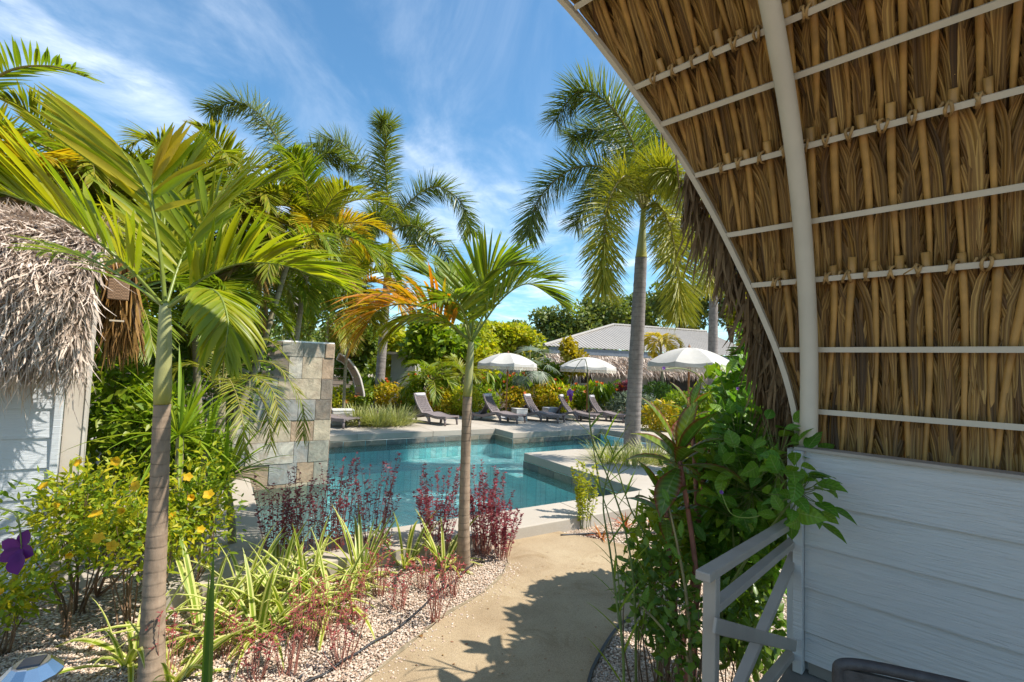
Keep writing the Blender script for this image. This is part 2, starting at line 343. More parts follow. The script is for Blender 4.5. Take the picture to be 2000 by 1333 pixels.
t = NT('crownshaft'); v = t.coords('Object', (3, 3, 0.7)); z = t.n('ShaderNodeAttribute', attribute_name='along').outputs['Fac']
c = t.ramp(z, [(0, (0.24, 0.20, 0.035)), (0.10, (0.31, 0.28, 0.05)), (0.3, (0.29, 0.28, 0.11)), (1, (0.30, 0.31, 0.14))])
t.col(t.mix(0.6, c, t.mix(t.noise(v, 5, 6, 0.6), (0.7, 0.7, 0.66), (1.25, 1.22, 1.1)), 'MULTIPLY')); t.p(0.42, 0.4); M['crownshaft'] = t.m

# stone, concrete, gravel
t = NT('gravel'); v = t.coords('Object'); ce = t.voronoi(v, 46, out='Color'); sp = t.n('ShaderNodeSeparateColor'); t.t.links.new(ce, sp.inputs[0])
c = t.ramp(sp.outputs[0], [(0, (0.30, 0.22, 0.15)), (0.35, (0.50, 0.41, 0.31)), (0.7, (0.66, 0.58, 0.48)), (1, (0.76, 0.71, 0.63))])
d = t.voronoi(v, 46); c = t.mix(1.0, c, t.ramp(d, [(0.25, (1, 1, 1)), (0.75, (0.35, 0.3, 0.25))]), 'MULTIPLY')
t.col(t.mix(0.5, c, t.ramp(t.noise(v, 1.6, 5), [(0.35, (0.7, 0.64, 0.56)), (0.6, (1.1, 1.1, 1.1))]), 'MULTIPLY')); t.p(0.85, 0.3); t.bump(t.math('SUBTRACT', 1.0, d), 0.9, 0.02); M['gravel'] = t.m
t = NT('pebble'); r_ = t.n('ShaderNodeAttribute', attribute_name='rnd').outputs['Fac']
t.col(t.ramp(r_, [(0, (0.24, 0.15, 0.10)), (0.3, (0.42, 0.30, 0.215)), (0.6, (0.55, 0.42, 0.32)), (0.85, (0.64, 0.53, 0.43)), (1, (0.34, 0.28, 0.24))])); t.p(0.8, 0.3); M['pebble'] = t.m
t = NT('path_concrete'); v = t.coords('Object'); a = t.noise(v, 1.1, 8, 0.6); b = t.noise(v, 150, 3, 0.6); g = t.voronoi(v, 130)
c = t.ramp(a, [(0.28, (0.235, 0.17, 0.10)), (0.5, (0.33, 0.25, 0.155)), (0.72, (0.39, 0.31, 0.20))])
c = t.mix(0.5, c, t.ramp(b, [(0.35, (0.55, 0.52, 0.48)), (0.62, (1.25, 1.22, 1.18))]), 'MULTIPLY')
st = t.ramp(t.noise(v, 2.3, 9, 0.72, 1.4), [(0.52, (1, 1, 1)), (0.70, (0.70, 0.63, 0.52))]); c = t.mix(0.8, c, st, 'MULTIPLY')
t.col(t.mix(0.35, c, t.ramp(g, [(0.1, (0.6, 0.58, 0.55)), (0.35, (1.1, 1.1, 1.1))]), 'MULTIPLY')); t.p(0.85, 0.3); t.bump(t.math('ADD', b, t.math('MULTIPLY', g, 0.6)), 0.35, 0.004); M['path_concrete'] = t.m
t = NT('deck_concrete'); v = t.coords('Object'); a = t.noise(v, 0.9, 8, 0.6); b = t.noise(v, 60, 4)
c = t.ramp(a, [(0.3, (0.36, 0.31, 0.25)), (0.7, (0.44, 0.39, 0.325))]); t.col(t.mix(0.4, c, t.ramp(b, [(0.3, (0.8, 0.8, 0.8)), (0.7, (1.1, 1.1, 1.1))]), 'MULTIPLY')); t.p(0.75, 0.3); t.bump(b, 0.15, 0.003); M['deck_concrete'] = t.m
t = NT('porch_concrete'); v = t.coords('Object'); a = t.noise(v, 2, 7, 0.6); t.col(t.ramp(a, [(0.3, (0.16, 0.14, 0.12)), (0.7, (0.26, 0.235, 0.20))])); t.p(0.8, 0.3); t.bump(t.noise(v, 40, 5), 0.2, 0.004); M['porch_concrete'] = t.m
t = NT('slate'); oc = t.n('ShaderNodeObjectInfo'); v0 = t.coords('Object'); add = t.n('ShaderNodeVectorMath'); add.operation = 'ADD'
cb = t.n('ShaderNodeCombineXYZ'); s_ = t.math('MULTIPLY', oc.outputs['Random'], 40.0); [t.t.links.new(s_, cb.inputs[k]) for k in range(3)]
t.t.links.new(v0, add.inputs[0]); t.t.links.new(cb.outputs[0], add.inputs[1]); v = add.outputs[0]
a = t.noise(v, 5, 9, 0.65, 1.0); b = t.noise(v, 2.2, 5, 0.6, 2.0); e = t.noise(v, 17, 7, 0.7, 0.6)
c = t.mix(0.75, oc.outputs['Color'], t.ramp(a, [(0.3, (0.5, 0.5, 0.5)), (0.7, (1.45, 1.42, 1.38))]), 'MULTIPLY')
c = t.mix(t.ramp(b, [(0.5, (0, 0, 0)), (0.68, (0.42, 0.42, 0.42))]), c, (0.36, 0.25, 0.165))
c = t.mix(t.ramp(e, [(0.58, (0, 0, 0)), (0.75, (0.4, 0.4, 0.4))]), c, (0.44, 0.42, 0.38))
t.col(c); t.p(0.62, 0.4); t.bump(t.math('ADD', a, t.math('MULTIPLY', e, 0.6)), 0.6, 0.02); M['slate'] = t.m
simple('grout', (0.22, 0.20, 0.18), 0.9, 0.2, 20)
t = NT('siding_white'); v = t.coords('Object', (1, 1, 1)); at = t.n('ShaderNodeAttribute', attribute_name='run').outputs['Fac']
cb = t.n('ShaderNodeCombineXYZ'); s3 = t.n('ShaderNodeSeparateXYZ'); t.t.links.new(v, s3.inputs[0])
t.t.links.new(t.math('MULTIPLY', at, 2.6), cb.inputs[0]); t.t.links.new(t.math('MULTIPLY', s3.outputs['Z'], 42.0), cb.inputs[1]); t.t.links.new(t.math('MULTIPLY', t.n('ShaderNodeObjectInfo').outputs['Random'], 30), cb.inputs[2])
gr = t.noise(cb.outputs[0], 1.6, 5, 0.6, 1.4); sm = t.noise(v, 1.3, 6)
t.col(t.mix(sm, (0.47, 0.45, 0.425), (0.54, 0.52, 0.49))); t.p(0.6, 0.35); t.bump(gr, 0.8, 0.008); M['siding_white'] = t.m
t2 = t.m.copy(); t2.name = 'siding_sunlit'; M['siding_sunlit'] = t2  # same paint as the porch siding; the hut wall's sunlight is put into its colour
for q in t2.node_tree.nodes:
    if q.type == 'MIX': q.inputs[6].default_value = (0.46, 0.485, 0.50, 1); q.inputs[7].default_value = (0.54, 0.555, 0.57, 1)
t = NT('woven_brown'); v = t.coords('Object'); wv = t.n('ShaderNodeTexChecker'); wv.inputs['Scale'].default_value = 75; t.t.links.new(v, wv.inputs[0]); a = t.noise(v, 40, 5)
t.col(t.mix(0.6, t.mix(a, (0.16, 0.09, 0.05), (0.32, 0.20, 0.12)), t.mix(wv.outputs['Fac'], (0.5, 0.5, 0.5), (1.3, 1.3, 1.3)), 'MULTIPLY')); t.p(0.7, 0.3); t.bump(wv.outputs['Fac'], 0.6, 0.006); M['woven_brown'] = t.m
# rattan weave
t = NT('rattan'); v = t.coords('Object'); wv = t.n('ShaderNodeTexChecker'); wv.inputs['Scale'].default_value = 46; t.t.links.new(v, wv.inputs[0])
a = t.noise(v, 30, 4); c = t.mix(a, (0.145, 0.115, 0.115), (0.23, 0.19, 0.185)); t.col(t.mix(0.35, c, t.mix(wv.outputs['Fac'], (0.7, 0.7, 0.7), (1.2, 1.2, 1.2)), 'MULTIPLY')); t.p(0.55, 0.4); t.bump(wv.outputs['Fac'], 0.4, 0.006); M['rattan'] = t.m
simple('rattan_dark', (0.05, 0.045, 0.045), 0.5, 0.3, 40, 0.5, 200)
# pool
t = NT('pool_tile'); v = t.coords('Object', (1, 1, 1), (0, 0, R(32))); bk = t.n('ShaderNodeTexBrick'); bk.inputs['Scale'].default_value = 1.0; bk.inputs['Brick Width'].default_value = 0.3; bk.inputs['Row Height'].default_value = 0.15; bk.inputs['Mortar Size'].default_value = 0.008
bk.inputs['Color1'].default_value = (0.36, 0.88, 0.88, 1); bk.inputs['Color2'].default_value = (0.80, 1.0, 0.96, 1); bk.inputs['Mortar'].default_value = (0.32, 0.72, 0.74, 1); t.t.links.new(v, bk.inputs[0])
n1 = t.noise(v, 0.7, 6, 0.6, 1.0); c = t.mix(0.6, bk.outputs['Color'], t.ramp(n1, [(0.35, (0.7, 0.78, 0.86)), (0.65, (1.35, 1.35, 1.3))]), 'MULTIPLY')
t.col(c); t.p(0.6, 0.3); M['pool_tile'] = t.m
t = NT('water'); nd = t.t.nodes; nd.remove(t.b)
v = t.coords('Object', (1, 1, 1)); v2 = t.coords('Object', (1, 2.4, 1), (0, 0, R(32)))
h = t.math('ADD', t.math('MULTIPLY', t.noise(v2, 2.6, 4, 0.6, 1.2), 1.0), t.math('MULTIPLY', t.noise(v, 8, 4, 0.65, 1.8), 0.5))
bu = t.n('ShaderNodeBump'); bu.inputs['Strength'].default_value = 1.0; bu.inputs['Distance'].default_value = 0.13; t.t.links.new(h, bu.inputs['Height'])
gl = t.n('ShaderNodeBsdfGlossy'); gl.inputs['Roughness'].default_value = 0.03; t.t.links.new(bu.outputs[0], gl.inputs['Normal'])
rf = t.n('ShaderNodeBsdfRefraction'); rf.inputs['IOR'].default_value = 1.33; rf.inputs['Roughness'].default_value = 0.0; rf.inputs['Color'].default_value = (0.88, 0.99, 1.0, 1); t.t.links.new(bu.outputs[0], rf.inputs['Normal'])
tp = t.n('ShaderNodeBsdfTransparent'); tp.inputs['Color'].default_value = (0.88, 0.99, 1.0, 1)
m1 = t.n('ShaderNodeMixShader'); m1.inputs[0].default_value = 0.25; t.t.links.new(tp.outputs[0], m1.inputs[1]); t.t.links.new(rf.outputs[0], m1.inputs[2])
fr = t.n('ShaderNodeFresnel'); fr.inputs['IOR'].default_value = 1.33; t.t.links.new(bu.outputs[0], fr.inputs['Normal'])
m2_ = t.n('ShaderNodeMixShader'); t.t.links.new(fr.outputs[0], m2_.inputs[0]); t.t.links.new(m1.outputs[0], m2_.inputs[1]); t.t.links.new(gl.outputs[0], m2_.inputs[2])
t.t.links.new(m2_.outputs[0], t.out.inputs[0]); M['water'] = t.m

# ================================================================== THE SETTING
DZ = 0.15; WZ = -0.15                      # pool deck level, water level
ph, qh = az(58), az(-32)                   # axes of the pool
def PQ(p, q, z=0.0): return ph*p + qh*q + UP*z
def sheet(name, pts, z, mat, kind='structure'):
    return tag(mesh_obj(name, [(p[0], p[1], z) for p in pts], [tuple(range(len(pts)))], mat), kind=kind)

# pool outline (pool axes, metres)
POOL = [(0.55, 5.3), (5.85, 5.3), (5.85, 8.7), (10.7, 8.7), (10.7, 11.5), (7.33, 11.5), (7.33, 12.5), (1.75, 12.5), (1.75, 9.0), (0.1, 9.0), (0.1, 8.4), (0.55, 8.4)]
# the ground with a hole where the pool is: rings of quads around the pool's outline, out to the horizon
def ring_mesh(name, inner, outer, z, mat):
    V = [tuple(PQ(*p, z)) for p in inner] + [tuple(PQ(*p, z)) for p in outer]; n = len(inner)
    return mesh_obj(name, V, [(i, (i+1) % n, n+(i+1) % n, n+i) for i in range(n)], mat)
big = 320
OUT = [(-1, -big), (6, -big), (big, -20), (big, 0), (big, big), (20, big), (10, big), (0, big), (-60, big), (-big, big), (-big, 10), (-big, -big)]
ring_mesh('ground', POOL, OUT, 0.0, M['gravel'])['kind'] = 'structure'

# pool deck: slabs with a coping edge round the water, each a prism sitting 3 mm off the next
pd = tag(bpy.data.objects.new('pool_deck', None), kind='structure'); COL.objects.link(pd)
def slab(poly, name='deck_slab', z1=DZ, z0=-0.02, bev=0.012):
    return MB().prism([PQ(*p)[:2] for p in poly], z0, z1).build(name, M['deck_concrete'], pd, bevel=bev)
def rect(p0, p1, q0, q1): return [(p0, q0), (p1, q0), (p1, q1), (p0, q1)]
g = 0.003
slab(rect(-0.3, 2.2, 4.66, 5.3)); slab(rect(2.2+g, 4.2, 4.66, 5.3)); slab(rect(4.2+g, 6.4, 4.66, 5.3))      # near coping
slab(rect(-0.3, 0.55, 5.3+g, 7.0)); slab(rect(-0.3, 0.55, 7.0+g, 8.4))                                       # left coping
for q0, q1 in ((5.3+g, 7.0), (7.0+g, 8.7)): slab(rect(5.85, 7.6, q0, q1))                                    # peninsula
slab(rect(7.6+g, 10.7, 7.9, 8.7)); slab(rect(10.7+g, 15, 7.9, 11.5))
slab(rect(9.0, 15, 6.0, 7.9-g))
far = [-4, -1.5, 1, 3.2, 5.3, 7.33-g]
for a, b in zip(far[:-1], far[1:]): slab(rect(a+g, b, 12.5+g, 16.2))
for a, b in ((7.33, 9), (9, 10.7), (10.7, 12.5), (12.5, 15)): slab(rect(a+g, b, 11.5+g, 16.2))
tag(MB().prism([PQ(*p)[:2] for p in rect(-30, 60, 16.21, 60)], -0.05, 0.13).build('planting_bed', M['soil']), kind='structure')
# pool shell
pb = tag(bpy.data.objects.new('pool_basin', None), kind='structure'); COL.objects.link(pb)
depth = -1.1; n = len(POOL)
mesh_obj('pool_floor', [tuple(PQ(*p, depth)) for p in POOL], [tuple(range(n))], M['pool_tile'], pb)
for i in range(n):
    a, b = POOL[i], POOL[(i+1) % n]
    mesh_obj('pool_wall', [PQ(*a, depth), PQ(*b, depth), PQ(*b, -0.03), PQ(*a, -0.03)], [(0, 1, 2, 3)], M['pool_tile'], pb)
# the two underwater shelves that show as lighter patches
MB().prism([PQ(*p)[:2] for p in rect(1.8, 7.3, 11.2, 12.48)], depth+0.01, -0.6).build('pool_bench', M['pool_tile'], pb)
MB().prism([PQ(*p)[:2] for p in rect(5.88, 10.6, 8.72, 10.4)], depth+0.01, -0.45).build('pool_bench', M['pool_tile'], pb)
# waterline tiles on the walls that face us
def tile_band(a, b, n, inward):
    a, b = np.array(a), np.array(b)
    for k in range(n):
        p0, p1 = a+(b-a)*(k+0.012)/n, a+(b-a)*(k+0.988)/n; dq = np.array(inward)*0.012
        poly = [PQ(*p0)[:2], PQ(*p1)[:2], PQ(*(p1+dq))[:2], PQ(*(p0+dq))[:2]]
        o = MB().prism(poly, WZ-0.16, -0.028).build('waterline_tile', M['slate'], pb)
        c = [(0.16, 0.15, 0.12), (0.22, 0.20, 0.15), (0.13, 0.14, 0.13), (0.26, 0.22, 0.16)][rng.integers(4)]; o.color = (*c, 1)
tile_band((1.75, 12.5), (7.33, 12.5), 10, (0, -1)); tile_band((7.33, 11.5), (10.7, 11.5), 6, (0, -1)); tile_band((7.33, 12.49), (7.33, 11.5), 2, (-1, 0))
tile_band((5.85, 5.35), (5.85, 8.7), 6, (-1, 0)); tile_band((0.55, 8.4), (0.1, 8.4), 1, (0, 1))
wo = mesh_obj('pool_water', [tuple(PQ(*p, WZ)) for p in POOL], [tuple(range(n))], M['water']); wo['kind'] = 'structure'

# path
pp = [(500, 1600), (600, 1410), (715, 1333), (800, 1263), (872, 1205), (945, 1161), (981, 1126), (991, 1105), (988, 1085), (986, 1066), (1003, 1041), (1057, 1031), (1080, 1037), (1115, 1047), (1217, 1066), (1290, 1088), (1300, 1170), (1240, 1210), (1195, 1249), (1162, 1303), (1151, 1333), (1140, 1400), (1150, 1600)]
PATH = [G(*p)[:2] for p in pp]
MB().prism(PATH, -0.1, 0.022).build('path', M['path_concrete'], bevel=0.01)['kind'] = 'structure'
# dirt line where gravel meets the path
def strip(pts, w, z):
    pts = np.array([[*p, z] for p in pts]); T = nrm(np.gradient(pts, axis=0)); S = np.cross(T, UP)
    jit = w*(1+0.5*np.sin(np.arange(len(pts))*0.45)+0.25*np.sin(np.arange(len(pts))*1.1))[:, None]
    return np.stack([pts-S*jit, pts+S*jit], 1)
def resample(pts, n):
    pts = np.asarray(pts, float); d = np.r_[0, np.cumsum(np.linalg.norm(np.diff(pts, axis=0), axis=1))]; s = np.linspace(0, d[-1], n)
    return np.stack([np.interp(s, d, pts[:, k]) for k in range(pts.shape[1])], 1)
def smooth_line(pts, n):
    pts = np.asarray(pts, float); k = len(pts); t = np.linspace(0, k-1, n); i = np.clip(t.astype(int), 0, k-2); f = (t-i)[:, None]
    p0, p1, p2, p3 = pts[np.maximum(i-1, 0)], pts[i], pts[i+1], pts[np.minimum(i+2, k-1)]
    return 0.5*((2*p1)+(-p0+p2)*f+(2*p0-5*p1+4*p2-p3)*f**2+(-p0+3*p1-3*p2+p3)*f**3)
MB().grid(strip(smooth_line(PATH[1:8], 60), 0.012, 0.026)).build('dirt_line', M['path_dirt'])['kind'] = 'structure'
# black edging strip on the shaded side
ed = smooth_line([G(1260, 1185), G(1225, 1215), G(1195, 1247), G(1165, 1298), G(1150, 1340), G(1140, 1420)], 30)
ed[:, 2] = 0.03
tag(MB().tube(ed, 0.012, 6).build('edging_strip', M['black_rubber'], smooth=True), 'black plastic edging strip between the shaded path and gravel', 'edging')
# drip hose through the gravel
hp = smooth_line([G(590, 1345), G(640, 1318), G(690, 1285), G(740, 1255), G(800, 1215), G(850, 1165), G(885, 1140), G(925, 1105)], 60); hp[:, 2] = 0.022+0.006*np.sin(np.arange(60)*0.6)
hs = empty('drip_hose', hp[0], 'black irrigation hose lying in the gravel beside the path', 'hose')
MB().tube(hp, 0.009, 7).build('pipe', M['black_rubber'], hs, smooth=True)
for k in (30, 44):
    q = hp[k]; MB().tube([q+(0.02, 0.02, -0.02), q+(0.025, 0.02, 0.06), q+(0, 0, 0.07)], 0.005, 5).build('peg', M['black_rubber'], hs)
h2 = smooth_line([G(1095, 1050), G(1170, 1046), G(1260, 1044), G(1330, 1050)], 30); h2[:, 2] = 0.025
h2o = empty('drip_hose', h2[0], 'black irrigation hose behind the red bromeliads right of the path', 'hose'); MB().tube(h2, 0.012, 6).build('pipe', M['black_rubber'], h2o, smooth=True)

# ================================================================== OUR PORCH (wall, rail, thatched canopy)
AU = -45.5; uh, vh = az(AU), az(AU+90)
Bp = G(1556, 1308, 0.6); U0, V0 = Bp@uh, Bp@vh
def UV(u, v, z): return uh*u + vh*v + UP*z
def on_plane(px, py, nvec, c):
    r = ray(px, py); return EYE + r*((c-0)/(r@nvec))
def clip_poly():
    return [UV(U0+0.12, V0+0.15, 0), UV(U0+0.12, V0-2.9, 0), UV(U0-4.5, V0-2.9, 0), UV(U0-4.5, V0+0.15, 0)]
MB().prism([p[:2] for p in [UV(U0+0.04, V0+0.12, 0), UV(U0+0.04, V0-0.93, 0), UV(-0.35, V0-0.93, 0), UV(-0.35, V0-3.2, 0), UV(U0-4.5, V0-3.2, 0), UV(U0-4.5, V0+0.12, 0)]], 0.0, 0.6).build('porch_floor', M['porch_concrete'], bevel=0.01)['kind'] = 'structure'
for k in range(3):
    MB().prism([p[:2] for p in [UV(-0.35+0.3*(2-k)+0.28, V0-0.95, 0), UV(-0.35+0.3*(2-k)+0.28, V0-2.4, 0), UV(-0.35+0.3*(2-k)-0.02+0.002, V0-2.4, 0), UV(-0.35+0.3*(2-k)-0.02+0.002, V0-0.95, 0)]], 0, 0.15*(k+1)).build('porch_step', M['porch_concrete'], bevel=0.01)['kind'] = 'structure'
# siding wall
wall = empty('porch_wall', UV(U0, V0, 0.6), 'low white wood grain siding wall of the thatched porch beside the rail', 'wall')
wtop = on_plane(1572, 881, vh, V0)[2]
bz = [on_plane(px, py, vh, V0)[2] for px, py in ((1560, 1227), (1561, 1143), (1565, 1061), (1595, 984))]
ZB = [0.66] + bz + [wtop]
def board(z0, z1, u0, u1, v, mat, parent, lap=0.014, th=0.022, name='board', ax=None, into=1):
    """one lap siding board; its lower edge stands proud"""
    a, b = ax if ax else (uh, vh)
    def W(u, dv, z): return a*u + b*(v+dv*into) + UP*z
    V = [W(u, dv, z) for u in (u0, u1) for dv, z in ((-lap, z0), (0, z1), (th, z1), (th, z0))]
    F = [(0, 1, 5, 4), (1, 2, 6, 5), (2, 3, 7, 6), (3, 0, 4, 7), (0, 3, 2, 1), (4, 5, 6, 7)]
    return mesh_obj(name, V, F, mat, parent, attrs={'run': [u0]*4+[u1]*4})
for z0, z1 in zip(ZB[:-1], ZB[1:]): board(z0+0.002, z1-0.001, U0-4.4, U0-0.035, V0+0.0, M['siding_white'], wall)
MB().box(UV(U0-2.2, V0+0.055, (0.605+wtop)/2), (4.5, 0.055, wtop-0.61), (uh, vh, UP)).build('core', M['wall_white'], wall)
MB().box(UV(U0-0.012, V0+0.02, (0.605+wtop)/2), (0.042, 0.125, wtop-0.607), (uh, vh, UP)).build('corner_trim', M['siding_white'], wall, bevel=0.004)
MB().box(UV(U0-2.2, V0+0.032, wtop+0.008), (4.42, 0.1, 0.014), (uh, vh, UP)).build('cap', M['rail_paint'], wall)
MB().box(UV(U0-2.25, V0+0.012, 0.632), (4.4, 0.03, 0.052), (uh, vh, UP)).build('skirting', M['porch_concrete'], wall)
# rail
rail = empty('step_rail', UV(U0+0.03, V0-0.1, 0.6), 'grey painted metal rail with diagonal braces beside the porch wall', 'rail')
cR = U0+0.02
def RP(px, py, off=0.0): return on_plane(px, py, uh, cR+off)
TOPN = -uh*1.0
def bar_px(name, a, b, w, h, off=0.0): return MB().beam(RP(*a, off), RP(*b, off), w, h).build(name, M['rail_paint'], rail, bevel=0.004)
A_top, B_top = RP(1390, 1122), RP(1559, 1005)
bot = RP(1374, 1420); bot[2] = 0.3
MB().beam(A_top+UP*0.0, np.array([A_top[0], A_top[1], 0.0]), 0.04, 0.045, uh).build('post', M['rail_paint'], rail, bevel=0.004)
MB().beam(B_top, np.array([B_top[0], B_top[1], 0.602]), 0.04, 0.05, uh).build('post', M['rail_paint'], rail, bevel=0.004)
bar_px('top_bar', (1372, 1127), (1561, 1010), 0.05, 0.03)
bar_px('middle_bar', (1395, 1186), (1556, 1052), 0.04, 0.03)
bar_px('brace', (1556, 1072), (1440, 1345), 0.04, 0.03)
bar_px('brace', (1546, 1275), (1470, 1368), 0.04, 0.03)
bar_px('flat_bar', (1395, 1222), (1553, 1262), 0.012, 0.05, -0.03)

# canopy: curved pipe, flared rib, purlins along the eaves, tied palm fronds
roof = empty('thatched_canopy', UV(U0, V0, wtop), 'curved palm thatch canopy with cream frame arching over the porch', 'canopy')
pipe_px = [(1502, -2), (1521, 100), (1538, 200), (1552, 300), (1563, 400), (1571, 500), (1577, 600), (1580, 700), (1580, 800), (1578, 884)]
pipe = np.array([on_plane(px, py, uh, U0-0.03) for px, py in pipe_px])
PV, PZ = pipe@vh, pipe[:, 2]
# carry the curve on above the frame, turning ever flatter to the ridge
ang = math.atan2(PZ[0]-PZ[1], PV[0]-PV[1]); turn = (math.atan2(PZ[0]-PZ[1], PV[0]-PV[1])-math.atan2(PZ[3]-PZ[4], PV[3]-PV[4]))/3
ext = [(PV[0], PZ[0])]; stp = 0.16
while len(ext) < 8:
    ang += 0.055; ext.append((ext[-1][0]+stp*math.cos(ang), ext[-1][1]+stp*math.sin(ang)))
prof = np.array(ext[:0:-1] + list(zip(PV, PZ)))            # ridge -> wall top
prof = resample(smooth_line(prof, 120), 160)
s_arc = np.r_[0, np.cumsum(np.linalg.norm(np.diff(prof, axis=0), axis=1))]
def prof_at(s):
    s = np.asarray(s, float); sl = s_arc[-1]
    v = np.interp(s, s_arc, prof[:, 0]); z = np.interp(s, s_arc, prof[:, 1])
    over = np.maximum(s-sl, 0); v = v + over*0.03; z = z - over
    return v, z
def prof_n(s):
    v0, z0 = prof_at(np.asarray(s)-0.02); v1, z1 = prof_at(np.asarray(s)+0.02); t = nrm(np.stack([v1-v0, z1-z0], -1))
    return -t[..., 1], t[..., 0]                                                    # outward (away from the porch)
MB().tube([UV(U0-0.03, v, z) for v, z in resample(prof, 40)], 0.041, 14).build('pipe_arch', M['post_paint'], roof, smooth=True)
# purlins: crossing with the pipe and with the flared rib
bars_px = [((1130, 42), (1500, -110), False), ((1225, 152), (1500, 30), True), ((1290, 262), (1540, 172), False), ((1365, 360), (1555, 302), True), ((1418, 466), (1570, 438), False), ((1475, 567), (1577, 555), True), ((1525, 682), (1580, 681), False), ((1561, 803), (1581, 803), False)]
BAR = []
for rib, pc, tied in bars_px:
    q = on_plane(pc[0], pc[1], uh, U0-0.03); s = s_arc[np.argmin(abs(prof[:, 1]-q[2]))] if q[2] < prof[:, 1].max() else 0
    nv, nz = prof_n(s); v, z = prof_at(s); v, z = v+nv*0.058, z+nz*0.058
    r = ray(*rib); tt = v/(r@vh); u = (r*tt)@uh; BAR.append((s, u, tied))
S_ = np.array([b[0] for b in BAR]); URIB = np.array([b[1] for b in BAR])
cf_ = np.polyfit(S_, URIB, 2); URIB = 0.25*URIB+0.75*np.polyval(cf_, S_); BAR = [(b[0], float(u), b[2]) for b, u in zip(BAR, URIB)]
def u_rib(s): return np.interp(s, np.r_[0, S_, S_[-1]+0.25], np.r_[URIB[0]+0.35, URIB, U0-0.02])
def SURF(s, u, off):
    v, z = prof_at(s); nv, nz = prof_n(s); v, z = v+nv*off, z+nz*off
    return np.asarray(u)[..., None]*uh + np.asarray(v)[..., None]*vh + np.asarray(z)[..., None]*UP
print('bars', np.round(S_, 2), np.round(URIB, 2), 'len', round(s_arc[-1], 2), 'wtop', round(wtop, 2), 'ZB', np.round(ZB, 2), 'U0', U0, 'V0', V0)
allbars = [(0.10, float(u_rib(0.1)), False)] + BAR
for s, u, tied in allbars:
    a, b = SURF(s, u, 0.058), SURF(s, -3.2, 0.058); nv, nz = prof_n(s)
    MB().beam(a, b, 0.026, 0.026, vh*nv+UP*nz).build('purlin', M['cream_metal'], roof)
rs = np.linspace(0, s_arc[-1]-0.05, 40)
us_ = np.array([float(u_rib(s)) for s in rs]); us_ = np.convolve(np.pad(us_, 4, 'edge'), np.ones(9)/9, 'valid'); rib_pts = np.array([SURF(s, u+0.012, 0.056) for s, u in zip(rs, us_)])
MBr = MB()
TN = nrm(np.gradient(rib_pts, axis=0)); nn = np.array([vh*prof_n(s)[0]+UP*prof_n(s)[1] for s in rs]); sd = np.cross(TN, nn)
ringv = np.stack([rib_pts+sd*0.013*i+nn*0.017*j for i, j in ((-1, -1), (1, -1), (1, 1), (-1, 1), (-1, -1))], 1)
MBr.grid(ringv); MBr.build('rib', M['cream_metal'], roof)

def ribbons(Pts, Wd, nseg, wprof, rnd=None):
    """Pts (m, nseg+1, 3) centre lines, Wd (m, nseg+1, 3) unit width vectors, wprof (nseg+1) or (m,nseg+1) half widths -> V, Q, attrs"""
    m = len(Pts); wp = np.broadcast_to(np.asarray(wprof), (m, nseg+1))[..., None]
    V = np.stack([Pts-Wd*wp, Pts+Wd*wp], 2).reshape(-1, 3)
    base = (np.arange(m)*(nseg+1)*2)[:, None]; i = np.arange(nseg)[None, :]*2
    Q = np.stack([base+i, base+i+1, base+i+3, base+i+2], -1).reshape(-1, 4)
    rnd = rng.random(m) if rnd is None else rnd
    at = {'rnd': np.repeat(rnd, (nseg+1)*2), 'along': np.tile(np.repeat(np.linspace(0, 1, nseg+1), 2), m), 'across': np.tile([-1, 1], m*(nseg+1))}
    return V, Q, at
def folded(Pts, Wd, Nv, nseg, wprof, fold=0.35, rnd=None):
    """like ribbons, with a crease down the middle (three vertices across)"""
    m = len(Pts); wp = np.broadcast_to(np.asarray(wprof), (m, nseg+1))[..., None]
    V = np.stack([Pts-Wd*wp+Nv*wp*fold, Pts, Pts+Wd*wp+Nv*wp*fold], 2).reshape(-1, 3)
    base = (np.arange(m)*(nseg+1)*3)[:, None]; i = np.arange(nseg)[None, :]*3
    Q = np.concatenate([np.stack([base+i+k, base+i+k+1, base+i+k+4, base+i+k+3], -1).reshape(-1, 4) for k in (0, 1)])
    rnd = rng.random(m) if rnd is None else rnd
    at = {'rnd': np.repeat(rnd, (nseg+1)*3), 'along': np.tile(np.repeat(np.linspace(0, 1, nseg+1), 3), m), 'across': np.tile([-1, 0, 1], m*(nseg+1))}
    return V, Q, at

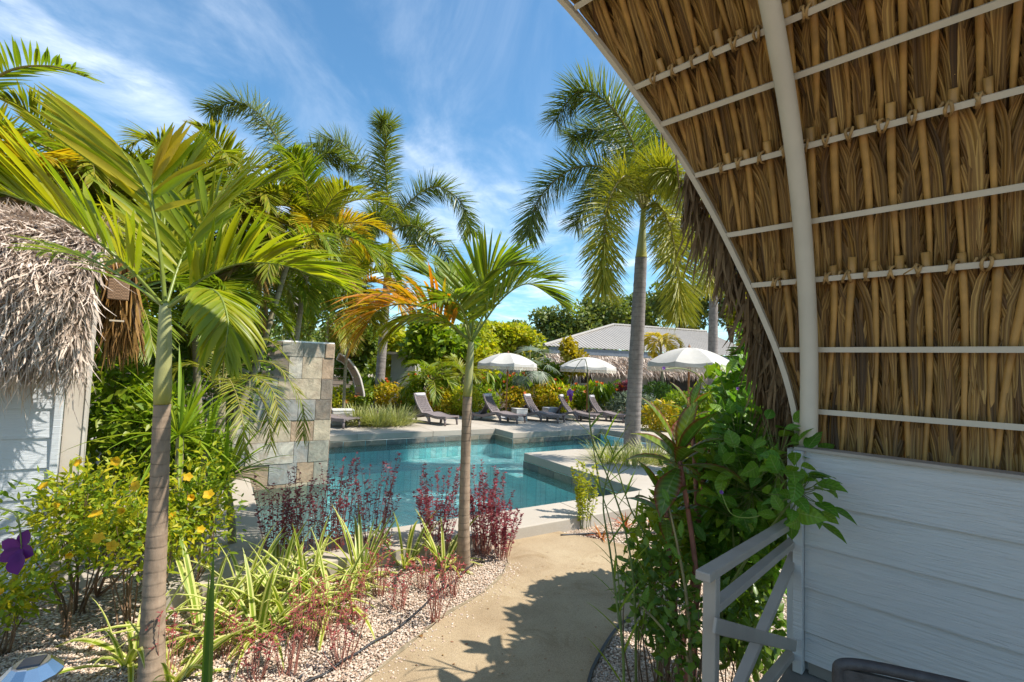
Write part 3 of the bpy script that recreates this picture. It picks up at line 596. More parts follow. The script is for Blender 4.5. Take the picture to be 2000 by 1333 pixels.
# ------------------------------------------------------------------ thatch of our canopy
def thatch_course(s0, length, umin, tied):
    us = []; u = umin
    while True:
        u += 0.098*(0.85+0.3*rng.random())
        if u > float(u_rib(s0+0.3))-0.03: break
        us.append(u)
    for u in us:
        lean = rng.normal(0, 0.03)+0.02; off0 = 0.094; ln = length*(0.9+0.2*rng.random()); butt = 0.025+0.065*rng.random()
        ss = np.linspace(-butt, ln, 14); offs = off0+np.clip(ss, 0, None)/ln*0.085
        uu = u + lean*np.clip(ss, 0, None)*1.2 + 0.008*np.sin(ss*5+rng.random()*6)
        uu = np.minimum(uu, u_rib(s0+ss)-0.025)
        rad = np.interp(ss, [-butt, 0.1, ln], [0.0175, 0.0155, 0.005])*(0.85+0.3*rng.random())
        st = MB().tube(SURF(s0+ss, uu, offs), rad, 7).build('frond_stem', M['stem_tan'], roof, smooth=True)
        n = 26; k = np.repeat(np.linspace(0.015, ln*0.8, n), 2)+rng.normal(0, 0.008, 2*n); side = np.tile([-1, 1], n); m = 2*n
        L_ = (0.34+0.22*rng.random(m)); T = np.linspace(0, 1, 8)[None, :]*L_[:, None]
        spread = (0.028+0.026*rng.random(m))[:, None]
        s = s0+k[:, None]+T-0.035*np.exp(-T/0.04)
        uk = u + lean*k*1.2
        du = side[:, None]*(0.010+spread*(1-np.exp(-T/0.06))+0.02*T*rng.random((m, 1)))+rng.normal(0, 0.010, (m, 1))*T/0.4
        of = off0+(k/ln*0.085)[:, None]+0.004+0.024*rng.random((m, 1))+0.015*T
        umax = u_rib(s)-0.005
        C = SURF(s, np.minimum(uk[:, None]+du, umax+0.02), of)
        nv, nz = prof_n(s); Nn = nv[..., None]*vh+nz[..., None]*UP
        tl = nrm(np.gradient(C, axis=1)); W0 = nrm(np.cross(tl, Nn)); tw = rng.normal(0.35*side, 0.28)[:, None, None]
        Wd = W0*np.cos(tw)+Nn*np.sin(tw)
        V, Q, at = folded(C, Wd, np.cross(Wd, tl), 7, (0.0175*np.array([0.45, 0.8, 1, 1, 0.95, 0.8, 0.55, 0.12]))[None]*(0.6+0.8*rng.random((m, 1))), 0.4)
        np_obj('frond_leaves', V, Q, M['thatch'], st, attrs=at)
        if tied and rng.random() < 0.92:
            # cord wound twice round purlin and stem
            a = np.linspace(0, 4*math.pi, 26)+rng.random()*3; c0 = SURF(s0, u+0.028+rng.normal(0, 0.006), 0.076); nv, nz = prof_n(s0); nn_ = vh*nv+UP*nz; dn = np.cross(nn_, uh); 
            loop = c0+np.outer(np.sin(a)*0.027, dn)+np.outer(np.cos(a)*0.036, nn_)+np.outer(np.linspace(-0.012, 0.012, 26)*rng.uniform(0.3, 1.8)+0.006*np.sin(a*1.5+rng.random()*6), uh)
            tail = loop[-1]+np.outer([0.3, 1], dn*0.03*(1 if dn[2] < 0 else -1)+uh*rng.normal(0, 0.03))
            MB().tube(np.vstack([loop, tail]), 0.0065, 5).build('tie', M['tie_cord'], roof, smooth=True)
tied_s = [b[0] for b in BAR if b[2]]
gap = tied_s[1]-tied_s[0]
for s0 in (tied_s[0]-2*gap-0.1, tied_s[0]-gap):
    thatch_course(s0, 1.1, -0.75, True)
for s0 in tied_s: thatch_course(s0, 1.25 if s0 < tied_s[-1] else 1.45, -0.75, True)
# the thick outer layer, seen only as darkness between the fronds and as the shade it throws
sg = np.linspace(0, s_arc[-1]+0.15, 40)
A = np.stack([SURF(sg, np.full(40, -3.4), np.full(40, 0.215)), SURF(sg, np.full(40, -1), np.full(40, 0.215)), SURF(sg, u_rib(sg)+0.0, np.full(40, 0.215))], 1)
MB().grid(A).build('outer_thatch', M['thatch'], roof)
# ragged strands hanging from the rib
def strands(root, dirn, length, nseg, w, grav=1.0, wob=0.03):
    m = len(root); t = np.linspace(0, 1, nseg+1)[None, :, None]; Ld = length[:, None, None]
    C = root[:, None]+dirn[:, None]*t*Ld - UP*grav*Ld*0.35*t**2 + rng.normal(0, wob, (m, 1, 3))*t**2*1.0 + rng.normal(0, wob*0.15, (m, nseg+1, 3))*t
    tl = nrm(np.gradient(C, axis=1)); rv = nrm(rng.normal(size=(m, 1, 3))); Wd = nrm(np.cross(tl, rv))
    return ribbons(C, Wd, nseg, w*np.interp(np.linspace(0, 1, nseg+1), [0, 0.25, 0.7, 1], [0.7, 1, 0.7, 0.1])[None]*(0.5+rng.random((m, 1))))
m = 1100; s = 2.6+rng.random(m)*(s_arc[-1]-2.6); off = 0.09+rng.random(m)*0.15
root = SURF(s, u_rib(s)+0.02+0.08*rng.random(m), off); nv, nz = prof_n(s)
v1, z1 = prof_at(s+0.05); v0, z0 = prof_at(s); tg = nrm(np.stack([v1-v0, z1-z0], -1)); dd = tg[:, :1]*vh+tg[:, 1:]*UP
dd = nrm(dd*0.55+np.array([0, 0, -0.9])+uh*(0.07+0.10*rng.random((m, 1)))+rng.normal(0, 0.05, (m, 3))); ln = 0.10+0.26*rng.random(m)**1.5
V, Q, at = strands(root, dd, ln, 5, 0.011, 0.8); np_obj('hanging_strands', V, Q, M['thatch_edge'], roof, attrs=at, kind='stuff')
parts_ = []
for k in range(20):                                             # ragged tufts below the rib
    sc0 = 1.78+1.75*((k*0.618) % 1); mm_ = 36; s = sc0+rng.normal(0, 0.03, mm_); root = SURF(s, u_rib(s)+0.035+0.07*rng.random(mm_), 0.08+0.12*rng.random(mm_))
    parts_.append(strands(root, nrm(np.array([0, 0, -1.0])+uh*0.10+rng.normal(0, 0.09, (mm_, 3))), (0.10+0.26*rng.random())*(0.4+0.8*rng.random(mm_)), 5, 0.009, 0.4, 0.03))
V = np.concatenate([p[0] for p in parts_]); nn0 = np.cumsum([0]+[len(p[0]) for p in parts_]); Q = np.concatenate([p[1]+n0 for p, n0 in zip(parts_, nn0)]); at = {k: np.concatenate([p[2][k] for p in parts_]) for k in parts_[0][2]}
np_obj('ragged_tufts', V, Q, M['thatch_edge'], roof, attrs=at, kind='stuff')
# a few long loose strips against the sky
for s_k, dx, ln_k in ((1.24, -0.45, 0.13), (1.27, -0.08, 0.15), (1.50, 0.1, 0.16), (1.62, 0.15, 0.20)):
    r0 = SURF(s_k, float(u_rib(s_k))+0.02, 0.05); V, Q, at = strands(r0[None], nrm(np.array([[dx, 0, -1.0]])), np.array([ln_k]), 5, 0.008, 0.2, 0.01); np_obj('loose_strip', V, Q, M['thatch_edge'], roof, attrs=at)
# dark woven chair back just inside the frame
ch = empty('wicker_chair', UV(U0-1.15, V0-0.75, 0.6), 'dark woven wicker chair with only its rounded back top in view', 'chair')
cc = P(1790, 1345, 1.22); axr = nrm(np.array([0.93, -0.36, 0])); dep = np.cross(axr, UP)
arc = np.array([cc+axr*0.165*math.copysign(abs(math.cos(a))**0.55, math.cos(a))+UP*(0.03*math.sin(a)**0.6 if 0 < a < math.pi else 0) for a in np.linspace(0, math.pi, 24)])
arc = np.vstack([arc[0]+[0, 0, -0.45], arc, arc[-1]+[0, 0, -0.45]])
MB().tube(arc, 0.014, 8).build('back_frame', M['rattan_dark'], ch, smooth=True)
MB().box(cc+UP*(-0.22), (0.32, 0.012, 0.46), (axr, dep, UP)).build('back_panel', M['rattan_dark'], ch)
MB().box(cc+UP*(-0.47)-dep*0.26, (0.36, 0.5, 0.06), (axr, dep, UP)).build('seat', M['rattan_dark'], ch, bevel=0.02)
for i in (-1, 1):
    for j in (0.02, 0.48):
        q = cc+axr*0.15*i-dep*j; MB().tube([(q[0], q[1], 0.6), (q[0], q[1], cc[2]-0.44)], 0.016, 8).build('leg', M['rattan_dark'], ch)

# ================================================================== NEIGHBOUR HUT (left)
wa, wn = az(55), az(145)                                    # along its wall, out of the wall
C0 = P(98, 900, 4.0); hut = empty('thatched_hut', (C0[0], C0[1], 0), 'neighbouring hut with shaggy grey thatch roof and white siding walls', 'hut')
oh = np.array([C0[0], C0[1], 0.0])
def H(a, o, z): return oh+wa*a+wn*o+UP*z
bh = 0.245
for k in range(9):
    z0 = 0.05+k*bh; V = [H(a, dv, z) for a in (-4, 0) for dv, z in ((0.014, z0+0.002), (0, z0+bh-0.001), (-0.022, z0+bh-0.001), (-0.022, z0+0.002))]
    mesh_obj('board', V, [(0, 1, 5, 4), (1, 2, 6, 5), (2, 3, 7, 6), (3, 0, 4, 7), (0, 3, 2, 1), (4, 5, 6, 7)], M['siding_sunlit'], hut, attrs={'run': [0]*4+[4]*4})
MB().box(H(0.025, 0.0, 1.2), (0.05, 0.06, 2.4), (wa, wn, UP)).build('corner_trim', M['siding_sunlit'], hut, bevel=0.004)
MB().box(H(-2, -0.08, 1.2), (4, 0.1, 2.4), (wa, wn, UP)).build('wall_core', M['wall_white'], hut)
MB().box(H(0.115, -0.10, 1.25), (0.13, 0.1, 2.5), (wa, wn, UP)).build('side_wall', M['stucco_cream'], hut, bevel=0.004)
MB().box(H(0.191, -0.10, 1.25), (0.018, 0.12, 2.5), (wa, wn, UP)).build('edge_trim', M['arch_edge'], hut)
MB().box(H(-1.8, -0.06, 0.03), (4.4, 0.2, 0.06), (wa, wn, UP)).build('plinth', M['deck_concrete'], hut)
# roof shell: rises from the eave and curves back over the wall
def HR(a, t):                                                # t 0 eave .. 1 ridge
    th = R(4)+t*R(80); return H(0, 0, 0)+np.multiply.outer(a, wa)+np.multiply.outer(0.40-1.5*(1-np.cos(th-R(4))), wn)+np.multiply.outer(2.0+1.38*(np.sin(th)-math.sin(R(4))), UP)
AE = 0.16
tt = np.linspace(0, 1, 12); aa = np.linspace(-4, AE, 8)
MB().grid(np.array([[HR(a, t)-wn*0.10-UP*0.04 for a in aa] for t in tt])).build('roof_deck', M['thatch_edge'], hut)
m = 42000; t = rng.random(m)**1.1; a = AE+0.03-3.4*rng.random(m)
root = np.array([HR(x, y) for x, y in zip(a, t)]); e = np.array([HR(x, y-0.02) for x, y in zip(a, t)]); dn = nrm(e-root); on = nrm(np.cross(wa, dn)); on = on*np.sign(on@wn)[:, None]
dd = nrm(dn+on*(0.05+0.32*rng.random((m, 1)))+rng.normal(0, 0.25, (m, 3)))
V, Q, at = strands(root-on*0.03, dd, 0.10+0.22*rng.random(m), 4, 0.0075, 0.55, 0.05); np_obj('thatch_shag', V, Q, M['thatch_grey'], hut, attrs=at, kind='stuff')
m = 2600; a = AE+0.02-3.4*rng.random(m); root = np.array([HR(x, 0.0) for x in a])+wn*rng.normal(-0.06, 0.07, (m, 1))+UP*rng.normal(0.02, 0.05, (m, 1))
V, Q, at = strands(root, nrm(np.array([0, 0, -1.0])+rng.normal(0, 0.18, (m, 3))), 0.12+0.33*rng.random(m)**2.2, 5, 0.006, 0.5, 0.05); np_obj('eave_fringe', V, Q, M['thatch_grey'], hut, attrs=at, kind='stuff')
print('hut edge', proj(HR(AE, 0)), proj(HR(AE, 0.5)), proj(HR(AE, 1.0)), proj(HR(-1, 1.0)))
# its own arched canopy seen end on: woven panel, bars, brown fronds
q = P(232, 565, 4.25)
MB().box(q, (0.15, 0.05, 0.20), (wa, wn, UP)).build('woven_panel', M['woven_brown'], hut, bevel=0.006)
for py in (540, 627): 
    q = P(228, py, 4.22); MB().box(q, (0.10, 0.02, 0.014), (wa, wn, UP)).build('canopy_bar', M['cream_metal'], hut)
m = 900; root = np.array([P(205+60*x, 510+100*y, 4.35+0.15*z) for x, y, z in rng.random((m, 3))])
V, Q, at = strands(root, nrm(np.array([0.10, 0, -1.0])+rng.normal(0, 0.10, (m, 3))), 0.25+0.25*rng.random(m), 5, 0.011, 0.6, 0.04); np_obj('canopy_fronds', V, Q, M['thatch'], hut, attrs=at, kind='stuff')

# ================================================================== SLATE WALL
slate = empty('slate_wall', PQ(0.9, 8.9, 0), 'tall freestanding wall clad in multicoloured slate tiles at the pool edge', 'wall')
pL, pR, qf = 0.20, None, 8.85
def wall_p(px): r = ray(px, 800); s = qf/(r@qh); return (r*s)@ph
def wall_z(px, py): r = ray(px, py); s = qf/(r@qh); return (EYE+r*s)[2]
pR = wall_p(646); pL = wall_p(456)
rows_y = [672, 700, 741, 780.5, 820, 859.5, 900, 938, 975]
rz = [wall_z(645, y) for y in rows_y]
MB().prism([PQ(*p)[:2] for p in rect(pL, pR-0.012, qf+0.022, qf+0.32)], -1.3, rz[0]-0.004).build('core', M['grout'], slate)
cols = [[65, 300, 415, 597, 790, 870], [65, 250, 480, 595, 770, 870], [65, 400, 770, 870], [65, 190, 400, 580, 730, 870], [65, 200, 530, 725, 870], [65, 180, 565, 690, 870], [65, 370, 600, 745, 870], [65, 260, 520, 700, 870]]
BRN, GRG, TAN, DRK, BLU, RST, LGT, GRN = (0.26, 0.195, 0.145), (0.33, 0.305, 0.25), (0.45, 0.375, 0.27), (0.20, 0.165, 0.13), (0.29, 0.285, 0.265), (0.38, 0.27, 0.18), (0.45, 0.415, 0.35), (0.28, 0.265, 0.215)
colr = [[DRK, BRN, GRG, GRG, RST], [LGT, DRK, LGT, TAN, RST], [LGT, TAN, DRK], [GRG, BLU, BLU, BLU, DRK], [LGT, TAN, RST, TAN], [BLU, LGT, BLU, GRN], [RST, BLU, RST, GRN], [GRG, RST, TAN, GRN]]
for r_i in range(8):
    for k in range(len(cols[r_i])-1):
        f0, f1 = (cols[r_i][k]-65)/805, (cols[r_i][k+1]-65)/805; x0, x1 = pL+(pR-pL)*f0+0.003, pL+(pR-pL)*f1-0.003
        o = MB().prism([PQ(*p)[:2] for p in rect(x0, x1, qf-0.018*rng.random(), qf+0.024)], rz[r_i+1]+0.003, rz[r_i]-0.003).build('slate_tile', M['slate'], slate, bevel=0.003); o.color = (*colr[r_i][k], 1)
    o = MB().prism([PQ(*p)[:2] for p in rect(pR-0.012, pR+0.012, qf+0.003, qf+0.32)], rz[r_i+1]+0.003, rz[r_i]-0.003).build('slate_tile', M['slate'], slate); o.color = (*[TAN, BRN, DRK, RST][r_i % 4], 1)
    MB()
MB().prism([PQ(*p)[:2] for p in rect(pL, pR, qf+0.005, qf+0.33)], rz[0]-0.003, rz[0]+0.02).build('top_tile', M['slate'], slate); 

# ================================================================== LOUNGERS, TABLES, UMBRELLAS
def make_lounger():
    root = empty('sun_lounger', (0, 0, 0), 'x', 'sun lounger', 'sun loungers along the pool deck')
    Wd = 0.66
    # base: one wavy band from the low rear, over the seat hump, to the foot
    xs = np.linspace(-0.95, 0.95, 30)
    zs = np.interp(xs, [-0.95, -0.75, -0.45, -0.1, 0.1, 0.35, 0.6, 0.9, 0.95], [0.30, 0.22, 0.20, 0.31, 0.36, 0.30, 0.26, 0.29, 0.28]); zs = np.convolve(np.pad(zs, 2, 'edge'), np.ones(5)/5, 'valid')
    def band(y0, y1, x, z, th):
        T = np.gradient(np.stack([x, z], 1), axis=0); T /= np.linalg.norm(T, axis=1)[:, None]; nx, nz = -T[:, 1], T[:, 0]
        mb = MB(); top0 = np.stack([x, np.full_like(x, y0), z], 1); top1 = np.stack([x, np.full_like(x, y1), z], 1)
        b0 = top0-np.stack([nx, nx*0, nz], 1)*th; b1 = top1-np.stack([nx, nx*0, nz], 1)*th
        mb.grid(np.stack([top0, top1, b1, b0, top0], 1)); k = len(x)
        mb.add([top0[0], top1[0], b1[0], b0[0], top0[-1], top1[-1], b1[-1], b0[-1]], [(0, 1, 2, 3), (7, 6, 5, 4)]); return mb
    for sgn in (-1, 1):
        y = sgn*(Wd/2-0.03); band(y-0.03, y+0.03, xs, zs+0.005, 0.085).build('side_frame', M['rattan'], root, local=True)
    sel = xs > -0.15; band(-Wd/2+0.065, Wd/2-0.065, xs[sel], zs[sel], 0.035).build('seat', M['rattan'], root, local=True)
    sel = xs < -0.1; band(-Wd/2+0.065, Wd/2-0.065, xs[sel], zs[sel]-0.06, 0.03).build('rear_panel', M['rattan'], root, local=True)
    # legs: curved struts at the middle, short ones at the foot and rear
    for sgn in (-1, 1):
        y = sgn*(Wd/2-0.04)
        MB().tube([(0.12, y, 0.29), (0.22, y, 0.2), (0.26, y, 0.1), (0.25, y, 0.0)], [0.06, 0.055, 0.045, 0.045], 8).build('leg', M['rattan'], root, smooth=True, local=True)
        MB().tube([(0.86, y, 0.24), (0.90, y, 0.12), (0.91, y, 0.0)], [0.045, 0.035, 0.03], 8).build('leg', M['rattan'], root, smooth=True, local=True)
        MB().tube([(-0.86, y, 0.2), (-0.84, y, 0.1), (-0.84, y, 0.0)], [0.045, 0.04, 0.035], 8).build('leg', M['rattan'], root, smooth=True, local=True)
    t = np.linspace(0, 1, 12); x = -0.06-0.40*t-0.05*np.sin(t*math.pi); z = 0.31+0.62*t
    bk = band(-Wd/2+0.06, Wd/2-0.06, x[::-1], z[::-1], 0.05).build('backrest', M['rattan'], root, local=True)
    wv = MB()
    for k in range(-5, 9):                                          # raised diamond weave
        for sg in (1, -1):
            p0, p1 = np.array([k/8-0.25, 0.05]), np.array([k/8+0.25, 0.9])
            pts = []
            for f in np.linspace(0, 1, 8):
                yy = (p0[0]+(p1[0]-p0[0])*f)*sg if sg == 1 else 1-(p0[0]+(p1[0]-p0[0])*f); tz = p0[1]+(p1[1]-p0[1])*f
                if 0.02 < yy < 0.98: pts.append((np.interp(tz, t, x)+0.006, -Wd/2+0.07+yy*(Wd-0.14), np.interp(tz, t, z)+0.004))
            if len(pts) > 2: wv.tube(pts, 0.006, 4)
    wv.build('weave', M['rattan'], bk, local=True, kind='stuff')
    MB().tube([(-0.45, -0.22, 0.86), (-0.455, -0.2, 0.87), (-0.455, 0.2, 0.87), (-0.45, 0.22, 0.86)], [0.03, 0.062, 0.062, 0.03], 12).build('headrest', M['pillow_cloth'], root, smooth=True, local=True)
    MB().beam((-0.42, 0, 0.55), (-0.62, 0, 0.2), 0.4, 0.02).build('back_support', M['rattan'], root, local=True)
    return root
lspec = [(642, 831, 118, 'dark grey wicker sun lounger whose foot pokes out past the slate wall'),
         (838, 826, 122, 'grey wicker sun lounger with diamond weave back left of the centre palm trunk'),
         (972, 823, 118, 'grey wicker sun lounger under the leftmost white umbrella'),
         (1050, 822, 118, 'grey wicker sun lounger between the white stone cube and the grey cube'),
         (1118, 821, 112, 'grey wicker sun lounger half hidden behind the purple orchid bloom'),
         (1176, 821, 120, 'rightmost grey wicker sun lounger next to the foxtail palm trunk')]
L0 = make_lounger()
for i, (px, py, a, lab) in enumerate(lspec):
    o = L0 if i == 0 else copy_tree(L0)
    p = G(px, py, DZ); o.location = (p[0], p[1], DZ+0.001); o.rotation_euler = (0, 0, R(90-a)); o['label'] = lab
for px, py, s, h, mt, lab in ((668, 829, 0.62, 0.44, 'table_stone', 'white stone cube side table beside the slate wall'), (1014, 821, 0.46, 0.42, 'table_stone', 'white stone cube side table between two loungers'), (1076, 817, 0.52, 0.40, 'table_grey', 'grey stone cube side table behind the loungers')):
    p = G(px, py, DZ); o = empty('side_table', (p[0], p[1], DZ), lab, 'side table', 'cube side tables on the deck', R(25))
    MB().box((0, 0, h/2-0.012), (s-0.02, s-0.02, h-0.026), None).build('block', M[mt], o, bevel=0.012, local=True)
    MB().box((0, 0, h-0.01), (s, s, 0.026), None).build('top', M[mt], o, bevel=0.008, local=True)
def make_umbrella(rad=1.1):
    root = empty('fringed_umbrella', (0, 0, 0), 'x', 'umbrella', 'white fringed umbrellas'); zt, zr, zv = 2.40, 2.02, 1.90
    t = np.linspace(0, 1, 9); n = 8
    def edge(a, f): return np.array([math.cos(a)*rad*f, math.sin(a)*rad*f, zr+(zt-zr)*(1-f**1.9)])
    for k in range(n):
        a0, a1 = 2*math.pi*k/n, 2*math.pi*(k+1)/n; g = []
        for f in t:
            row = []
            for j in range(7):
                s = j/6; p = edge(a0, f)*(1-s)+edge(a1, f)*s; p[2] -= 0.045*f*math.sin(math.pi*s); row.append(p)
            g.append(row)
        pn = MB().grid(g).build('canopy_panel', M['umbrella_cloth'], root, smooth=True, local=True)
        low = [edge(a0, 1)*(1-s)+edge(a1, 1)*s-np.array([0, 0, 0.045*math.sin(math.pi*s)]) for s in np.linspace(0, 1, 7)]
        MB().grid([[p+np.array([0, 0, 0.004])+nrm(np.array([p[0], p[1], 0]))*0.006 for p in low], [np.array([p[0]*1.02, p[1]*1.02, zv]) for p in low]]).build('valance', M['umbrella_cloth'], pn, local=True)
        fr = MB()
        for s in np.linspace(0.01, 0.99, 46):
            p = (edge(a0, 1)*(1-s)+edge(a1, 1)*s)*1.02; tdir = nrm(edge(a1, 1)-edge(a0, 1)); lnn = 0.10+0.025*rng.random(); q = p+tdir*rng.normal(0, 0.006)
            fr.add([(p[0]-tdir[0]*.004, p[1]-tdir[1]*.004, zv+0.005), (p[0]+tdir[0]*.004, p[1]+tdir[1]*.004, zv+0.005), (q[0]+tdir[0]*.006, q[1]+tdir[1]*.006, zv-lnn), (q[0]-tdir[0]*.006, q[1]-tdir[1]*.006, zv-lnn)], [(0, 1, 2, 3)])
        fr.build('fringe', M['fringe_cloth'], pn, local=True, kind='stuff')
        MB().tube([edge(a0, f)*0.99-np.array([0, 0, 0.012]) for f in t], 0.007, 5).build('rib', M['teak'], root, local=True)
        MB().tube([(0, 0, 1.85), edge(a0, 0.55)-np.array([0, 0, 0.02])], 0.006, 5).build('strut', M['teak'], root, local=True)
    MB().tube([(0, 0, 0.0), (0, 0, 2.42)], 0.026, 10).build('pole', M['teak'], root, smooth=True, local=True)
    MB().lathe((0, 0, 2.40), [(0.03, 0), (0.035, 0.03), (0.015, 0.06), (0.004, 0.09)], 10).build('finial', M['teak'], root, local=True)
    MB().lathe((0, 0, 1.80), [(0.045, 0), (0.045, 0.07)], 10).build('hub', M['teak'], root, local=True)
    MB().lathe((0, 0, 0), [(0.26, 0), (0.26, 0.05), (0.06, 0.07), (0.04, 0.25)], 18).build('base', M['table_grey'], root, local=True)
    return root
um = make_umbrella()
for i, (px, d, rz_, s, lab) in enumerate(((990, 17.4, 12, 1.0, 'leftmost white umbrella with long fringe over two loungers'), (1147, 18.9, 30, 1.0, 'middle white fringed umbrella just left of the foxtail palm trunk'), (1345, 12.6, 8, 1.02, 'largest white fringed umbrella, partly hidden by the leafy vine'))):
    o = um if i == 0 else copy_tree(um); q = P(px, 760, d); o.location = (q[0], q[1], DZ+0.001); o.rotation_euler = (0, 0, R(rz_)); o.scale = (s, s, s*(1.05 if i == 2 else 1.0)); o['label'] = lab

# ================================================================== BUILDING BEHIND
bd, bnv = az(72), az(162)                                   # along its front, towards us
Q0 = P(1062, 690, 25.0); oB = np.array([Q0[0], Q0[1], 0.0])
bl = empty('low_building', oB, 'low white building with grey metal roof and thatch eave behind the umbrellas', 'building')
def BB(a, o, z): return oB+bd*a+bnv*o+UP*z
ez = P(1062, 676, 25.0)[2]
Lb = 15
MB().box(BB(Lb/2+0.3, 0.0, ez-0.20), (Lb, 0.06, 0.34), (bd, bnv, UP)).build('fascia', M['fascia_grey'], bl)
# corrugated roof sheets, hip on the left end
nr = 64
for k in range(nr):
    a0 = Lb*k/nr; a1 = Lb*(k+1)/nr; rise = min(1.0, (a0+0.3)/7.5); run = 5.4*rise
    pr = [BB(a0, 0.1, ez), BB(a0+(a1-a0)*0.15, 0.1, ez+0.035), BB(a0+(a1-a0)*0.4, 0.1, ez+0.035), BB(a0+(a1-a0)*0.55, 0.1, ez)]
    pr.append(BB(a1, 0.1, ez)); up_ = -bnv*run+UP*(1.95*rise)
    if k == 0: mbr = MB()
    mbr.grid([pr, [p+up_ for p in pr]])
mbr.build('metal_roof', M['roof_metal'], bl)
MB().tube([BB(0, 0.0, ez+0.05), BB(7.2, -5.3, ez+2.0), BB(Lb, -5.3, ez+2.0)], 0.09, 8).build('ridge_cap', M['roof_metal'], bl)
MB().box(BB(Lb/2+0.2, -1.6, ez/2-0.3), (Lb-0.6, 0.15, ez-0.5), (bd, bnv, UP)).build('wall', M['wall_white'], bl)
for a, wd, z0, z1 in ((3.3, 0.8, 1.3, 2.3), (9.3, 3.6, 0.1, 2.2), (13.2, 1.6, 0.1, 2.2)):
    wnd = MB().box(BB(a, -1.50, (z0+z1)/2), (wd, 0.04, z1-z0), (bd, bnv, UP)).build('opening', M['dark_room'], bl)
    for e_ in (-1, 1): MB().box(BB(a+e_*wd/2, -1.47, (z0+z1)/2), (0.08, 0.06, z1-z0+0.1), (bd, bnv, UP)).build('frame', M['wall_white'], wnd)
for a in (1.4, 5.6, 7.2, 11.4): MB().box(BB(a, -0.7, 1.3), (0.16, 0.16, 2.6), (bd, bnv, UP)).build('column', M['wall_white'], bl)
m = 9000; a = Lb*rng.random(m); f = rng.random(m); root = oB+np.outer(a, bd)+np.outer(0.12+f*0.75, bnv)+np.outer(ez-0.36-f*0.72, UP)
V, Q, at = strands(root, nrm(np.array([0, 0, -1.0])+bnv*0.7+rng.normal(0, 0.3, (m, 3))), 0.22+0.3*rng.random(m), 3, 0.028, 0.6, 0.08); np_obj('thatch_eave', V, Q, M['thatch_grey'], bl, attrs=at, kind='stuff')
MB().grid([[BB(0, 0.1, ez-0.40), BB(Lb, 0.1, ez-0.40)], [BB(0, 0.85, ez-1.15), BB(Lb, 0.85, ez-1.15)]]).build('eave_deck', M['thatch_grey'], bl)
m = 1500; a = Lb*rng.random(m); root = oB+np.outer(a, bd)+np.outer(np.full(m, 0.8), bnv)+np.outer(np.full(m, ez-1.08), UP)
V, Q, at = strands(root, nrm(np.array([0, 0, -1.0])+rng.normal(0, 0.2, (m, 3))), 0.15+0.35*rng.random(m)**2, 3, 0.022, 0.5, 0.05); np_obj('eave_fringe', V, Q, M['thatch_grey'], bl, attrs=at, kind='stuff')
# glimpses of two roofs farther left
for px, py, d, w_, lab in ((970, 668, 30, 3.4, 'pale flat roof edge showing above the hedge left of the building'), (795, 690, 24, 1.5, 'small grey roof and wall half hidden behind the leafy tree')):
    q = P(px, py, d); o = empty('garden_shed', (q[0], q[1], 0), lab, 'shed')
    MB().box((q[0], q[1], q[2]-0.05), (w_, 2.0, 0.12)).build('roof', M['roof_metal'], o); MB().box((q[0], q[1]+0.1, (q[2]-0.12)/2), (w_-0.3, 1.6, q[2]-0.13)).build('wall', M['wall_white'], o)
# curved garden swing-seat shell
sh = P(690, 770, 17.5); ar = empty('arched_shelter', (sh[0], sh[1], 0), 'curved wooden shelter with slatted shell beside the slate wall', 'shelter')
edge_px = [(663, 692), (675, 703), (690, 722), (701, 745), (708, 765)]; 
f_px = np.array([P(x, y, 17.2) for x, y in [(664, 691), (678, 700), (692, 716), (703, 737), (710, 765), (711, 775)]])
b_px = f_px+np.array([-0.95, 1.0, -0.28])*np.array([1, 1, 1]); fs, bs = smooth_line(f_px, 15), smooth_line(f_px, 15)+np.linspace([-0.28, 0.5, -0.22], [-0.62, 0.9, -0.02], 15)
for k in range(7):
    i0, i1 = 2*k, 2*k+2
    MB().grid([[fs[i0], bs[i0]], [fs[i0+1], bs[i0+1]], [fs[i1]+(fs[i1-1]-fs[i1])*0.12, bs[i1]+(bs[i1-1]-bs[i1])*0.12]]).build('slat', M['arch_wood'], ar)
MB().tube(fs, 0.035, 6).build('front_edge', M['arch_edge'], ar); MB().tube(bs, 0.03, 6).build('back_edge', M['arch_edge'], ar)
MB().beam(fs[0], bs[0], 0.06, 0.05).build('ridge', M['arch_edge'], ar)
for y in (720, 737, 752, 768): 
    a, b = P(640, y, 18.2), P(676+ (y-720)*0.3, y, 18.2); MB().beam(a, b, 0.03, 0.03).build('lattice_bar', M['arch_wood'], ar)
q = P(676, 778, 17.8); MB().box(q, (0.30, 0.2, 0.42)).build('seat_cushion', M['teal_cloth'], ar, bevel=0.05)
q = P(668, 765, 17.8); MB().box(q, (0.7, 0.3, 0.06)).build('table_top', M['dark_metal'], ar)

# ================================================================== SOLAR LAMP (bottom left)
lp = P(62, 1305, 2.35); sl = empty('solar_lamp', (lp[0], lp[1], 0), 'brushed steel solar garden lamp standing in the gravel', 'lamp')
zc = lp[2]
MB().lathe((lp[0], lp[1], zc-0.02), [(0.115, -0.02), (0.118, -0.005), (0.072, 0.045), (0.066, 0.048)], 12).build('cap', M['steel'], sl)
MB().box((lp[0], lp[1], zc+0.030), (0.082, 0.082, 0.006), (az(65), az(155), UP)).build('solar_panel', M['solar_cell'], sl)
MB().lathe((lp[0], lp[1], zc-0.19), [(0.045, 0), (0.07, 0.06), (0.082, 0.15)], 12).build('lens', M['lantern_glass'], sl)
MB().tube([(lp[0], lp[1], 0.0), (lp[0], lp[1], zc-0.19)], 0.012, 8).build('stake', M['steel'], sl, smooth=True)

